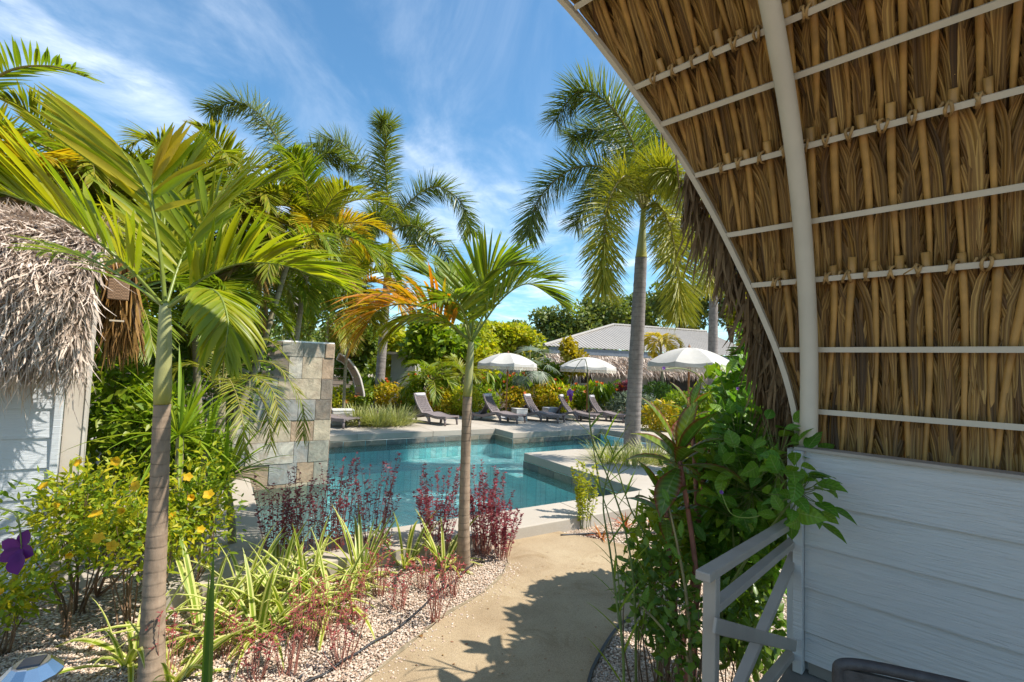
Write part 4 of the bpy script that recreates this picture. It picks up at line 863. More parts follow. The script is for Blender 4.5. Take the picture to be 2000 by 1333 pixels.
# ================================================================== PLANTS: building blocks
LEAFW = {'lance': [0.30, 0.8, 1.0, 0.85, 0.5, 0.04], 'ovate': [0.12, 0.85, 1.0, 0.78, 0.38, 0.02], 'blade': [0.75, 1.0, 1.0, 0.85, 0.55, 0.03], 'broad': [0.25, 0.6, 0.95, 1.0, 0.75, 0.05]}
def grow_leaves(base, D, Nn, length, half, droop=0.3, shape='lance', nseg=5, fold=0.3, grav=None, rnd=None):
    """m leaves from base points: direction D, upper side Nn, bending towards the ground along their length"""
    m = len(base); length = np.broadcast_to(length, (m,)); half = np.broadcast_to(half, (m,)); droop = np.broadcast_to(droop, (m,))
    D = nrm(D); C = [base]; T = [D]; d = D.copy()
    for k in range(nseg):
        d = nrm(d + np.array([0, 0, -1.0])*(droop*1.0/nseg*(0.4+1.2*k/nseg))[:, None]); T.append(d); C.append(C[-1]+d*(length/nseg)[:, None])
    C, T = np.stack(C, 1), np.stack(T, 1)
    W = nrm(np.cross(T, np.broadcast_to(Nn[:, None], T.shape))); N2 = np.cross(W, T)
    wp = np.interp(np.linspace(0, 1, nseg+1), np.linspace(0, 1, 6), LEAFW[shape])[None]*half[:, None]
    return folded(C, W, N2, nseg, wp, fold, rnd)
def merge(parts):
    V, Q, at, n = [], [], {}, 0
    for v, q, a in parts:
        V.append(v); Q.append(q+n); n += len(v)
        for k in a: at.setdefault(k, []).append(a[k])
    return np.concatenate(V), np.concatenate(Q), {k: np.concatenate(v) for k, v in at.items()}
def frond_leaves(spine, n, length, half, start=0.18, a0=62, a1=22, droop=0.5, lift=0.25, plumose=False, nseg=5, lenprof=None, fold=0.3, sides=(1, 1), shape='lance', upv=None, jit=0.08):
    """leaflets of one palm frond, both sides of its spine"""
    sp = smooth_line(spine, 60); T = nrm(np.gradient(sp, axis=0)); f = np.linspace(start, 0.995, n)
    f = np.repeat(f, 2); side = np.tile([-1.0, 1.0], n); m = len(f); f = np.clip(f+rng.normal(0, 0.3/n, m), 0, 1)
    i = f*59; i0 = np.clip(i.astype(int), 0, 58); w_ = (i-i0)[:, None]
    B = sp[i0]*(1-w_)+sp[i0+1]*w_; t = nrm(T[i0]*(1-w_)+T[i0+1]*w_)
    up = np.broadcast_to(UP if upv is None else np.asarray(upv, float), t.shape)
    bad = np.abs((t*up).sum(1)) > 0.93; up = np.where(bad[:, None], np.broadcast_to(nrm(np.array([-0.3, -1, 0.2])), t.shape), up)
    S = nrm(np.cross(t, up)); Nn = np.cross(S, t)
    ang = np.radians(a0+(a1-a0)*((f-start)/(1-start))+rng.normal(0, 4, m))[:, None]
    if plumose:
        roll = rng.uniform(-1.5, 1.5, m)[:, None] + np.where(rng.random(m) < 0.25, math.pi, 0)[:, None]*0
        lat = S*side[:, None]*np.cos(roll)+Nn*np.sin(roll)
    else:
        lat = S*side[:, None]+Nn*(lift+rng.normal(0, jit, m))[:, None]
    D = nrm(t*np.cos(ang)+nrm(lat)*np.sin(ang)+rng.normal(0, jit*0.5, (m, 3)))
    lp = np.interp((f-start)/(1-start), [0, 0.25, 0.6, 0.9, 1], [0.62, 1, 1, 0.62, 0.42] if lenprof is None else lenprof)*(0.9+0.2*rng.random(m))
    sc_ = np.where(side < 0, sides[0], sides[1]); keep = sc_ > 0
    ln = length*lp*sc_; nl = nrm(np.cross(np.cross(D, t), D)*1.0); nl = nrm(Nn+0.25*rng.normal(size=(m, 3)))
    return sp, (B[keep], D[keep], nl[keep], ln[keep], half*(0.75+0.25*lp[keep]), droop*(0.7+0.6*rng.random(keep.sum())), shape, nseg, fold)
def add_frond(parent, spine, mat, rmat, n=40, length=0.5, half=0.02, rr=(0.014, 0.003), separate=False, name='frond', rstart=0, **kw):
    sp, a = frond_leaves(np.array(spine), n, length, half, **kw)
    st = MB().tube(sp[rstart:], np.linspace(rr[0], rr[1], 60-rstart), 6).build(name, M[rmat], parent, smooth=True)
    B, D, nl, ln, hf, dr, shape, nseg, fold = a
    if separate:
        for k in range(len(B)):
            V, Q, at = grow_leaves(B[k:k+1], D[k:k+1], nl[k:k+1], ln[k:k+1], hf[k:k+1], dr[k:k+1], shape, nseg, fold)
            np_obj('leaflet', V, Q, M[mat if not callable(mat) else mat(k)], st, smooth=True, attrs=at)
    else:
        V, Q, at = grow_leaves(B, D, nl, ln, hf, dr, shape, nseg, fold); np_obj('leaflets', V, Q, M[mat], st, smooth=True, attrs=at, kind='stuff')
    return st
def trunk(parent, pts, rad, mat, ring=0.0, rings=0, n=14, name='trunk', attr=False):
    pts = smooth_line(pts, max(30, rings*4)); r = np.interp(np.linspace(0, 1, len(pts)), np.linspace(0, 1, len(rad)), rad)
    if rings: r = r*(1+ring*(np.abs(((np.arange(len(pts))/4.0) % 1)-0.5) < 0.2))
    r = r*(1+0.012*rng.normal(size=len(pts)))
    mb = MB().tube(pts, r, n)
    return mesh_obj(name, mb.V, mb.F, M[mat], parent, True, {'along': np.repeat(np.linspace(0, 1, len(pts)), n)} if attr else None)
def random_frond_spine(crown, a, elev, length, bend, n=6):
    d = np.array([math.sin(a)*math.cos(elev), math.cos(a)*math.cos(elev), math.sin(elev)]); p = np.array(crown, float); out = [p]
    for k in range(n):
        d = nrm(d+np.array([0, 0, -1.0])*bend*(0.5+k/n)/n*2); p = p+d*length/n; out.append(p)
    return np.array(out)
def leaf_cloud(center, radii, n, size, half, shape='ovate', droop=0.3, shell=0.5, upbias=0.5, nseg=3, fold=0.25, zmin=0.02, lumps=0.35, seed_dirs=9):
    """positions spread through a lumpy ellipsoid; leaves look outwards and up"""
    d = nrm(rng.normal(size=(n, 3))); r = (shell+(1-shell)*rng.random(n)**0.5) if shell < 1 else np.ones(n); r = np.where(rng.random(n) < 0.3, rng.random(n)**0.5, r)
    ld = nrm(rng.normal(size=(seed_dirs, 3))); la = rng.uniform(-lumps, lumps, seed_dirs); lump = 1+(np.maximum(d@ld.T, 0)**3*la).sum(1)
    p = np.asarray(center)+d*np.asarray(radii)*(r*lump)[:, None]
    ok = p[:, 2] > zmin; p, d = p[ok], d[ok]; n = len(p)
    D = nrm(d*0.7+rng.normal(size=(n, 3))*0.7+UP*0.15); Nn = nrm(UP*upbias+d*0.5+rng.normal(size=(n, 3))*0.45)
    return grow_leaves(p, D, Nn, size*(0.6+0.8*rng.random(n)), half*(0.7+0.6*rng.random(n)), droop, shape, nseg, fold)
def stems(parent, base, tips, r0, mat, name='stem', r1=0.25, one=None, bow=0.1):
    mb = MB()
    for tp in tips:
        b = np.asarray(base)+rng.normal(0, 0.03, 3)*[1, 1, 0]; mid = (b+tp)/2+rng.normal(0, bow, 3)*np.linalg.norm(tp-b)*0.6
        mb.tube(smooth_line([b, mid, tp], 7), np.linspace(r0, r0*r1, 7), 5)
    return mb.build(name, M[mat], parent, smooth=True)
def shrub(name, base, radii, zc, n, leafsz, half, mat, label, cat='shrub', group=None, stem='twig_brown', nst=6, flowers=None, shape='ovate', **kw):
    base = np.array([base[0], base[1], base[2] if len(base) > 2 else 0.0]); o = empty(name, base, label, cat, group); c = base+UP*zc
    tips = c+nrm(rng.normal(size=(nst, 3)))*np.asarray(radii)*0.7
    stems(o, base, tips, 0.012 if max(radii) > 0.5 else 0.007, stem, 'stems')
    V, Q, at = leaf_cloud(c, radii, n, leafsz, half, shape, zmin=base[2]+0.02, **kw); np_obj('foliage', V, Q, M[mat], o, attrs=at, kind='stuff')
    if flowers:
        fm, fn, fs = flowers; d = nrm(rng.normal(size=(fn, 3))*[1, 1, 0.8]+[0, -0.3, 0.5])
        for k in range(fn): flower(o, c+d[k]*np.asarray(radii)*1.02, d[k], fs, fm)
    return o
FL = {}
def flower(parent, p, d, size, mat, petals=5, name='flower', shape='broad', cup=0.5):
    key = (mat, petals, cup)
    if key not in FL:
        a = np.arange(petals)*2*math.pi/petals; D = np.stack([np.cos(a), np.sin(a), np.full(petals, cup)], 1)
        V, Q, at = grow_leaves(np.zeros((petals, 3)), D, np.tile(UP, (petals, 1)), 1.0, 0.42, 0.25, shape, 4, 0.15); FL[key] = (V, Q, at, None)
    V, Q, at, me = FL[key]
    if me is None: o = np_obj(name, V, Q, M[mat], None, smooth=True, attrs=at); FL[key] = (V, Q, at, o.data)
    else: o = bpy.data.objects.new(name, me); COL.objects.link(o)
    q = Vector(nrm(d)).to_track_quat('Z', 'Y'); o.parent = parent; o.matrix_parent_inverse = chain(parent).inverted()
    o.matrix_basis = Matrix.Translation(Vector(p)) @ q.to_matrix().to_4x4() @ Matrix.Scale(size, 4)
    return o
BL = {}
def blades(parent, base, n, length, half, mat, spread=0.9, droop=0.9, name='leaf', shape='blade', up0=0.9, sep=True, rad=0.05, nvar=5):
    """arching strap leaves from one crown, each an object that shares one of a few meshes"""
    key = (mat, shape, round(droop, 2), nvar, half/length)
    if sep and key not in BL:
        lst = []
        for k in range(nvar):
            dr = droop*(0.6+0.8*k/max(1, nvar-1)); el = 1.25-0.9*k/max(1, nvar-1)*spread
            V, Q, at = grow_leaves(np.zeros((1, 3)), np.array([[math.cos(el), 0, math.sin(el)]]), np.array([[-math.sin(el), 0, math.cos(el)]]), 1.0, half/length, dr*1.6, shape, 8, 0.35)
            me = np_obj(name, V, Q, M[mat], None, smooth=True, attrs=at); lst.append(me.data); bpy.data.objects.remove(me)
        BL[key] = lst
    inv = chain(parent).inverted()
    for k in range(n):
        o = bpy.data.objects.new(name, BL[key][rng.integers(nvar)]); COL.objects.link(o); o.parent = parent; o.matrix_parent_inverse = inv
        a = 2*math.pi*(k+rng.random())/n*2.4; s = length*(0.65+0.5*rng.random())
        o.matrix_basis = Matrix.Translation(Vector(np.asarray(base)+[math.cos(a)*rad*rng.random(), math.sin(a)*rad*rng.random(), 0])) @ Matrix.Rotation(a, 4, 'Z') @ Matrix.Rotation(rng.normal(0, 0.12), 4, 'Y') @ Matrix.Scale(s, 4)

# ------------------------------------------------------------------ pebbles on the gravel near us
def inside(poly, x, y):
    c = np.zeros(len(x), bool); n = len(poly)
    for i in range(n):
        (x0, y0), (x1, y1) = poly[i][:2], poly[(i+1) % n][:2]
        c ^= ((y0 > y) != (y1 > y)) & (x < (x1-x0)*(y-y0)/(y1-y0+1e-12)+x0)
    return c
m = 130000; d = 2.6+3.8*rng.random(m)**1.25; px = -60+1560*rng.random(m); X = (px-1000)/FPX*d; Y = d
ok = ~inside(PATH, X, Y); pq = np.stack([X*ph[0]+Y*ph[1], X*qh[0]+Y*qh[1]], 1); ok &= pq[:, 1] < 4.64; X, Y = X[ok], Y[ok]; m = len(X)
tmpl = np.array([[1, 0, 0.1], [0.3, 0.9, -0.1], [-0.8, 0.5, 0.1], [-0.7, -0.6, 0], [0.4, -0.85, 0.1], [0.1, 0.1, 0.75]]); tf = np.array([[0, 1, 5], [1, 2, 5], [2, 3, 5], [3, 4, 5], [4, 0, 5]])
a = rng.random(m)*6.28; s = 0.0045+0.0065*rng.random(m); ca, sa = np.cos(a), np.sin(a); ex = 0.6+0.4*rng.random(m)
V = np.stack([(tmpl[None, :, 0]*ca[:, None]-tmpl[None, :, 1]*(sa*ex)[:, None])*s[:, None]+X[:, None], (tmpl[None, :, 0]*sa[:, None]+tmpl[None, :, 1]*(ca*ex)[:, None])*s[:, None]+Y[:, None], tmpl[None, :, 2]*s[:, None]*1.1+(0.002+0.010*rng.random(m))[:, None]], -1).reshape(-1, 3)
Q = (np.arange(m)[:, None, None]*6+tf[None]).reshape(-1, 3)
tag(np_obj('gravel_pebbles', V, Q, M['pebble'], attrs={'rnd': np.repeat(rng.random(m), 6)}), 'loose cream and tan pebbles covering the planting beds', 'gravel', kind='stuff')

# ================================================================== PALMS
# 1. the near young palm on the left
c1_ = P(322, 600, 2.9); b1_ = G(297, 1345); crown = c1_
pm = empty('young_palm', b1_, 'nearest young palm with ringed tan trunk and glowing yellow green fronds', 'palm tree')
sh0 = P(317, 790, 2.92)
trunk(pm, [b1_-UP*0.05, P(300, 1180, 2.95), P(311, 950, 2.93), sh0], [0.074, 0.060, 0.049, 0.044], 'trunk_tan', 0.035, 26)
trunk(pm, [sh0, P(318, 740, 2.91), P(321, 680, 2.9), c1_+UP*0.02], [0.045, 0.048, 0.042, 0.038, 0.028], 'crownshaft', n=16, name='crownshaft', attr=True)
def near(sp, n, length, half, mat='palm_leaf_near', sep=True, **kw): add_frond(pm, [P(*q) for q in sp], mat, 'rachis_green', n, length, half, (0.011, 0.003), sep, nseg=6, **kw)
near([(318, 596, 2.88), (235, 508, 2.7), (120, 425, 2.55), (0, 375, 2.42), (-90, 360, 2.35)], 40, 0.64, 0.026, droop=0.28, lift=0.6, a0=55, a1=22)
near([(322, 596, 2.9), (313, 505, 2.86), (297, 410, 2.82), (270, 345, 2.8), (235, 290, 2.79)], 20, 0.62, 0.024, mat=lambda k: 'palm_leaf_gold' if k % 3 == 0 else 'palm_leaf_near', start=0.5, a0=36, a1=14, droop=0.15, lift=0.3, lenprof=[0.8, 1, 1, 0.9, 0.7], sides=(1, 0.0), upv=(0.1, -1, 0.4))
near([(323, 596, 2.9), (315, 505, 2.87), (300, 410, 2.83), (298, 370, 2.82), (300, 340, 2.81)], 11, 0.42, 0.027, mat=lambda k: 'palm_leaf_gold' if k % 4 != 1 else 'palm_leaf_near', start=0.55, a0=66, a1=18, droop=0.2, lift=0.2, lenprof=[0.7, 1, 1, 0.95, 0.8], sides=(0.0, 1), upv=(0.1, -1, 0.4))
near([(328, 598, 2.9), (395, 545, 2.97), (470, 515, 3.02), (560, 520, 3.0), (640, 552, 2.95)], 42, 0.54, 0.023, droop=0.35, lift=0.65, a0=58, a1=18)
near([(330, 600, 2.86), (385, 568, 2.72), (425, 573, 2.6), (445, 625, 2.5), (440, 690, 2.46)], 34, 0.32, 0.018, mat='palm_leaf_near', sep=False, droop=0.85, lift=-0.1, start=0.30, a0=58, a1=25)
near([(326, 592, 2.95), (362, 490, 3.15), (425, 405, 3.35), (535, 352, 3.55)], 38, 0.58, 0.023, sep=False, droop=0.35, lift=0.5, a0=55, a1=20)
near([(318, 598, 2.95), (245, 545, 3.15), (160, 500, 3.35), (85, 492, 3.45)], 26, 0.42, 0.014, mat='palm_leaf_green', sep=False, droop=0.4, lift=0.3, a0=58, a1=20)
near([(324, 594, 2.95), (318, 490, 3.2), (330, 390, 3.4), (380, 310, 3.5)], 34, 0.54, 0.025, sep=False, droop=0.3, lift=0.4, a0=50, a1=18)

# 2. the centre palm by the path
b2_ = G(905, 1108); c2_ = P(920, 668, 4.7); sh2 = P(913, 775, 4.7)
pm2 = empty('young_palm', b2_, 'centre young palm beside the path with one orange and yellow dying frond', 'palm tree')
trunk(pm2, [b2_-UP*0.05, P(906, 1030, 4.72), P(909, 900, 4.7), sh2], [0.078, 0.056, 0.048, 0.046], 'trunk_tan', 0.04, 22)
trunk(pm2, [sh2, P(916, 730, 4.7), c2_], [0.046, 0.044, 0.038, 0.028], 'crownshaft', n=14, name='crownshaft', attr=True)
def mid(sp, n=48, length=0.56, half=0.017, mat='palm_leaf_green', **kw): add_frond(pm2, [P(*q) for q in sp], mat, 'rachis_green', n, length, half, (0.014, 0.003), **kw)
mid([(924, 664, 4.7), (975, 590, 4.72), (1030, 555, 4.75), (1085, 585, 4.75)], lift=0.5, droop=0.35, a0=58, a1=18)
mid([(922, 664, 4.72), (960, 590, 4.95), (1010, 545, 5.15), (1070, 545, 5.3)], lift=0.6, droop=0.25, a0=55, a1=18)
mid([(921, 664, 4.7), (930, 590, 4.55), (955, 535, 4.4), (1000, 520, 4.25)], lift=0.4, droop=0.3, a0=52, a1=18)
mid([(918, 664, 4.72), (890, 590, 4.95), (855, 550, 5.15), (820, 535, 5.3)], lift=0.5, droop=0.3, a0=55, a1=18)
mid([(920, 664, 4.74), (915, 600, 5.1), (900, 550, 5.4), (870, 525, 5.7)], lift=0.5, droop=0.25, a0=52, a1=18)
mid([(919, 664, 4.68), (905, 610, 4.4), (885, 585, 4.15), (860, 590, 3.95)], lift=0.3, droop=0.4, a0=58, a1=20, n=36, length=0.42)
mid([(915, 664, 4.68), (880, 632, 4.6), (840, 606, 4.5), (790, 594, 4.42), (740, 606, 4.35), (715, 640, 4.3)], n=52, length=0.72, half=0.018, mat='palm_leaf_orange', droop=0.9, lift=0.55, a0=66, a1=28)
mid([(916, 666, 4.68), (885, 640, 4.62), (845, 620, 4.55), (800, 620, 4.5), (765, 650, 4.45)], n=40, length=0.55, half=0.016, mat='palm_leaf_near', droop=1.0, lift=0.1, a0=55, a1=25)

# 3-5. foxtail palms
def foxtail(base, crown, trad, fr, label, shaft=1.0, n=380, L_=0.74, half=0.0115, mats=None, lean=None):
    o = empty('foxtail_palm', base, label, 'palm tree', 'foxtail palms'); ax = nrm(crown-base); s0 = crown-ax*shaft
    midp = (base+s0)/2+(np.zeros(3) if lean is None else lean)
    trunk(o, [base-UP*0.05, base+(midp-base)*0.5, midp, s0], [trad*1.25, trad*1.02, trad, trad*0.78], 'trunk_grey', 0.02, 30, 16)
    trunk(o, [s0, s0+ax*shaft*0.4, crown], [trad*0.8, trad*0.62, trad*0.42, trad*0.28], 'crownshaft', n=14, name='crownshaft', attr=True)
    for k, sp in enumerate(fr):
        add_frond(o, sp, (mats[k] if mats else 'foxtail_leaf'), 'rachis_olive', n, L_, half, (trad*0.22, 0.006), plumose=True, droop=0.35, start=0.14, a0=74, a1=44, nseg=3, fold=0.15, lenprof=[0.8, 1, 1, 0.9, 0.65], shape='blade')
    return o
d3 = 10.7; b3 = G(1233, 888, 0.02); c3 = P(1257, 405, d3)
def f3(*pts): return np.array([P(*q) for q in pts])
foxtail(b3, c3, 0.17, [f3((1257, 408, d3), (1240, 290, d3-0.2), (1190, 205, d3-0.4), (1130, 180, d3-0.5), (1085, 235, d3-0.6)),
    f3((1255, 408, d3), (1200, 335, d3+0.1), (1120, 330, d3+0.2), (1055, 385, d3+0.3), (1030, 460, d3+0.4)),
    f3((1256, 408, d3), (1225, 345, d3-0.9), (1190, 390, d3-1.3), (1180, 480, d3-1.5), (1178, 560, d3-1.5)),
    f3((1259, 408, d3), (1285, 400, d3-0.6), (1310, 450, d3-0.9), (1325, 540, d3-1.0), (1328, 610, d3-1.0)),
    f3((1260, 408, d3), (1300, 350, d3+0.6), (1350, 400, d3+0.9), (1378, 490, d3+1.0), (1385, 560, d3+1)),
    f3((1258, 408, d3), (1290, 290, d3+0.5), (1350, 220, d3+0.8), (1420, 240, d3+1)),
    f3((1257, 408, d3), (1262, 300, d3+0.9), (1275, 210, d3+1.5), (1285, 150, d3+1.9)),
    f3((1256, 408, d3), (1215, 350, d3+0.9), (1165, 370, d3+1.5), (1125, 440, d3+1.8)), f3((1256, 408, d3), (1222, 300, d3+0.6), (1175, 255, d3+1.0), (1120, 270, d3+1.3)), f3((1258, 408, d3), (1280, 340, d3-0.8), (1305, 330, d3-1.4), (1335, 370, d3-1.7))],
    'tall foxtail palm with grey trunk rising between the umbrellas on the right', 1.15,
    mats=['foxtail_leaf', 'foxtail_leaf', 'foxtail_leaf_yellow', 'foxtail_leaf_yellow', 'foxtail_leaf_yellow', 'foxtail_leaf', 'foxtail_leaf', 'foxtail_leaf', 'foxtail_leaf', 'foxtail_leaf_yellow'])
d4 = 17.5; b4 = G(738, 797, 0.1); c4 = P(764, 448, b4[1])
d4 = b4[1]
foxtail(b4, c4, 0.19, [f3((764, 450, d4), (757, 380, d4+0.1), (752, 310, d4-0.2), (755, 250, d4-0.8), (745, 238, d4-1.6)),
    f3((765, 450, d4), (800, 395, d4), (850, 365, d4), (900, 395, d4), (918, 455, d4)),
    f3((765, 452, d4), (800, 440, d4-0.8), (840, 460, d4-1.2), (875, 505, d4-1.4), (885, 540, d4-1.4)),
    f3((762, 450, d4), (735, 370, d4), (690, 300, d4), (640, 275, d4), (595, 320, d4)),
    f3((762, 452, d4), (735, 420, d4-0.8), (710, 440, d4-1.3), (695, 490, d4-1.6)),
    f3((763, 452, d4), (770, 420, d4+1.0), (800, 440, d4+1.8), (815, 500, d4+2.2)),
    f3((763, 452, d4), (740, 430, d4+1.0), (715, 450, d4+1.8), (700, 510, d4+2.2))],
    'foxtail palm with slim pale trunk standing behind the striped grass clump', 1.7, n=330, L_=0.92, half=0.018)
d5 = 13.0; b5 = np.array([*P(575, 800, d5)[:2], 0.0]); c5 = P(572, 400, d5)
foxtail(b5, c5, 0.15, [f3((572, 402, d5), (560, 320, d5), (525, 245, d5), (470, 200, d5), (410, 215, d5)),
    f3((572, 402, d5), (590, 330, d5+0.5), (640, 300, d5+1), (690, 330, d5+1.2)),
    f3((572, 402, d5), (540, 370, d5-0.6), (490, 380, d5-1), (450, 430, d5-1.2)),
    f3((572, 402, d5), (600, 380, d5-0.6), (640, 400, d5-1), (660, 450, d5-1.2))],
    'foxtail palm rising over the leaning palms, one frond arched against the sky', 0.9, n=330, L_=0.70, half=0.014)
# far foxtails half hidden by the canopy
for px, py, d, lab in ((1395, 470, 15.0, 'distant foxtail palm glimpsed between the canopy edge and the foxtail trunk'), (1600, 420, 19.0, 'foxtail palm standing behind the thatched canopy')):
    c = P(px, py, d); b = np.array([c[0], c[1], 0]); foxtail(b, c, 0.15, [random_frond_spine(c, a, 0.7+0.4*rng.random(), 2.3, 1.3) for a in np.linspace(0, 6.28, 7, endpoint=False)+0.3], lab, 1.0, n=120, half=0.022)

# leaning and clumping palms on the left
def feather_palm(crown, base, label, nf=10, length=1.7, leaf=0.42, half=0.014, mat='palm_leaf_areca', trad=0.05, elev=(0.35, 1.35), bend=1.1, n=44, rmat='rachis_olive', tmat='trunk_bamboo', group='feathery palms behind the near palm', az0=None, droop=0.45, spines=None, mats=None):
    o = empty('feather_palm', base, label, 'palm tree', group); crown = np.asarray(crown); base = np.asarray(base)
    trunk(o, [base-UP*0.05, base*0.6+crown*0.4+rng.normal(0, 0.05, 3), crown], [trad*1.2, trad, trad*0.8], tmat, 0.03, 24, 10)
    for k in range(nf):
        a = (rng.random()*0.5+k)*2*math.pi/nf+(az0 or 0); e = elev[0]+(elev[1]-elev[0])*((k*0.618) % 1); mm = mat if mats is None else mats[k % len(mats)]
        add_frond(o, random_frond_spine(crown, a, e, length*(0.8+0.35*rng.random()), bend*(0.8+0.4*rng.random())), mm, rmat, n, leaf, half, (trad*0.3, 0.004), droop=droop, lift=0.45, a0=58, a1=22, nseg=4)
    for sp in (spines or []): add_frond(o, np.array([P(*q) for q in sp]), mat, rmat, n, leaf, half, (0.02, 0.004), droop=0.25, lift=0.5, a0=58, a1=22, nseg=4)
    return o
AR = ['palm_leaf_areca', 'palm_leaf_areca', 'palm_leaf_green', 'palm_leaf_areca']
specs = [((40, 440, 5.2), 'tall yellowing feather palm at the left edge above the hut', 12, 1.5, 'palm_leaf_areca'),
         ((150, 420, 6.0), 'feather palm with browned tips just left of the near palm fronds', 12, 1.7, 'palm_leaf_areca'),
         ((255, 450, 6.6), 'green feather palm directly behind the nearest palm crown', 11, 1.8, 'palm_leaf_green'),
         ((370, 430, 7.2), 'feather palm right of the nearest palm crown, upper row', 12, 1.9, 'palm_leaf_areca'),
         ((465, 440, 8.0), 'feather palm below the arched foxtail frond', 12, 1.9, 'palm_leaf_areca'),
         ((610, 470, 8.6), 'feather palm with golden upright leaflets left of the slim foxtail trunk', 12, 1.9, 'palm_leaf_areca'),
         ((690, 560, 16.6), 'feather palm with orange tipped fronds above the arched shelter', 11, 3.0, 'palm_leaf_areca'),
         ((520, 540, 9.3), 'dense feather palm rising right behind the slate wall', 10, 1.8, 'palm_leaf_green'),
         ((380, 590, 6.6), 'shaded green feather palm left of the slate wall', 8, 1.4, 'palm_leaf_green'),
         ((225, 600, 5.6), 'shaded feather palm behind the near palm crownshaft', 10, 1.5, 'palm_leaf_green'),
         ((640, 620, 16.0), 'low feather palm peeking over the right end of the slate wall', 9, 2.2, 'palm_leaf_areca')]
for i_, ((px, py, d), lab, nf, ln, mt) in enumerate(specs):
    c = P(px, py, d); b = np.array([c[0]+rng.normal(0, 0.15), c[1]+0.2, 0]); k = max(1.0, d/9.0); feather_palm(c, b, lab, nf+5, ln, mat=mt, n=76, leaf=0.50*k, half=0.016*k, mats={0: ['palm_leaf_areca', 'palm_leaf_areca', 'palm_leaf_gold', 'palm_leaf_dry'], 5: ['palm_leaf_areca', 'palm_leaf_gold', 'palm_leaf_green'], 6: ['palm_leaf_areca', 'palm_leaf_areca', 'palm_leaf_orange']}.get(i_))
# the frond that enters at the top left, on a palm standing outside the frame
c = P(-120, 260, 4.6); feather_palm(c, np.array([c[0], c[1], 0]), 'palm outside the left edge with one dark frond reaching in at the top', 5, 1.4, mat='palm_leaf_green', spines=[[(-120, 262, 4.6), (-60, 190, 4.5), (20, 138, 4.4), (100, 130, 4.3), (165, 150, 4.25)]], elev=(0.3, 0.6), leaf=0.36, az0=3.5)
# leaning trunk in front of the slate wall and the drooping date palm fronds beside it
o = empty('leaning_palm', G(350, 960), 'slender palm whose pale trunk leans right in front of the slate wall', 'palm tree')
cL = P(560, 520, 7.6); trunk(o, [np.array([*P(425, 940, 7.0)[:2], 0.0]), P(462, 820, 7.1), P(508, 690, 7.3), cL], [0.06, 0.05, 0.045, 0.04], 'trunk_bamboo', 0.03, 24, 10)
for k in range(9): add_frond(o, random_frond_spine(cL, k*0.72, 0.4+0.8*((k*0.6) % 1), 1.5, 1.3), ['palm_leaf_green', 'palm_leaf_areca', 'palm_leaf_dry'][k % 3 if k < 6 else 0], 'rachis_olive', 40, 0.42, 0.014, (0.014, 0.004), droop=0.6, lift=0.35, a0=58, a1=22, nseg=4)
add_frond(o, np.array([P(*q) for q in ((555, 525, 7.5), (530, 510, 7.2), (512, 560, 7.0), (512, 640, 6.9))]), 'palm_leaf_dry', 'rachis_olive', 30, 0.34, 0.012, (0.012, 0.003), droop=1.1, lift=-0.2, nseg=4)
o = empty('date_palm', G(430, 985), 'small date palm with fine drooping fronds across the slate wall', 'palm tree')
bD = np.array([*P(425, 900, 5.6)[:2], 0.0]); cD = P(430, 785, 5.6); trunk(o, [bD, (bD+cD)/2, cD], [0.08, 0.07, 0.06], 'trunk_bamboo', 0.08, 16, 10)
DP = [((430, 785, 5.6), (470, 715, 5.6), (540, 715, 5.6), (590, 790, 5.6), (592, 850, 5.6)), ((430, 785, 5.6), (480, 735, 5.4), (530, 760, 5.2), (548, 830, 5.1)), ((430, 785, 5.6), (460, 680, 5.8), (520, 665, 6.0), (560, 700, 6.1)),
      ((430, 785, 5.6), (400, 720, 5.4), (350, 720, 5.2), (325, 780, 5.1)), ((430, 785, 5.6), (445, 740, 5.0), (470, 800, 4.6), (478, 880, 4.5)), ((430, 785, 5.6), (420, 700, 5.9), (380, 650, 6.2), (340, 660, 6.3)), ((430, 785, 5.6), (440, 690, 5.4), (455, 640, 5.2), (480, 625, 5.0)), ((430, 785, 5.6), (490, 760, 5.8), (520, 800, 5.9), (530, 870, 5.9))]
for k, sp in enumerate(DP): add_frond(o, np.array([P(*q) for q in sp]), 'date_leaf' if k != 0 else 'date_leaf', 'rachis_olive', 46, 0.24, 0.0065, (0.011, 0.003), droop=0.45, lift=0.2, a0=60, a1=30, nseg=3, shape='blade', lenprof=[0.6, 1, 1, 0.9, 0.7])

# ================================================================== BEDS NEAR US
def px_shrub(name, px, py, d, rx, ry, rz, n, leaf, half, mat, label, **kw):
    c = P(px, py, d); return shrub(name, (c[0], c[1], 0.0), (rx, ry, rz), c[2], n, leaf, half, mat, label, **kw)
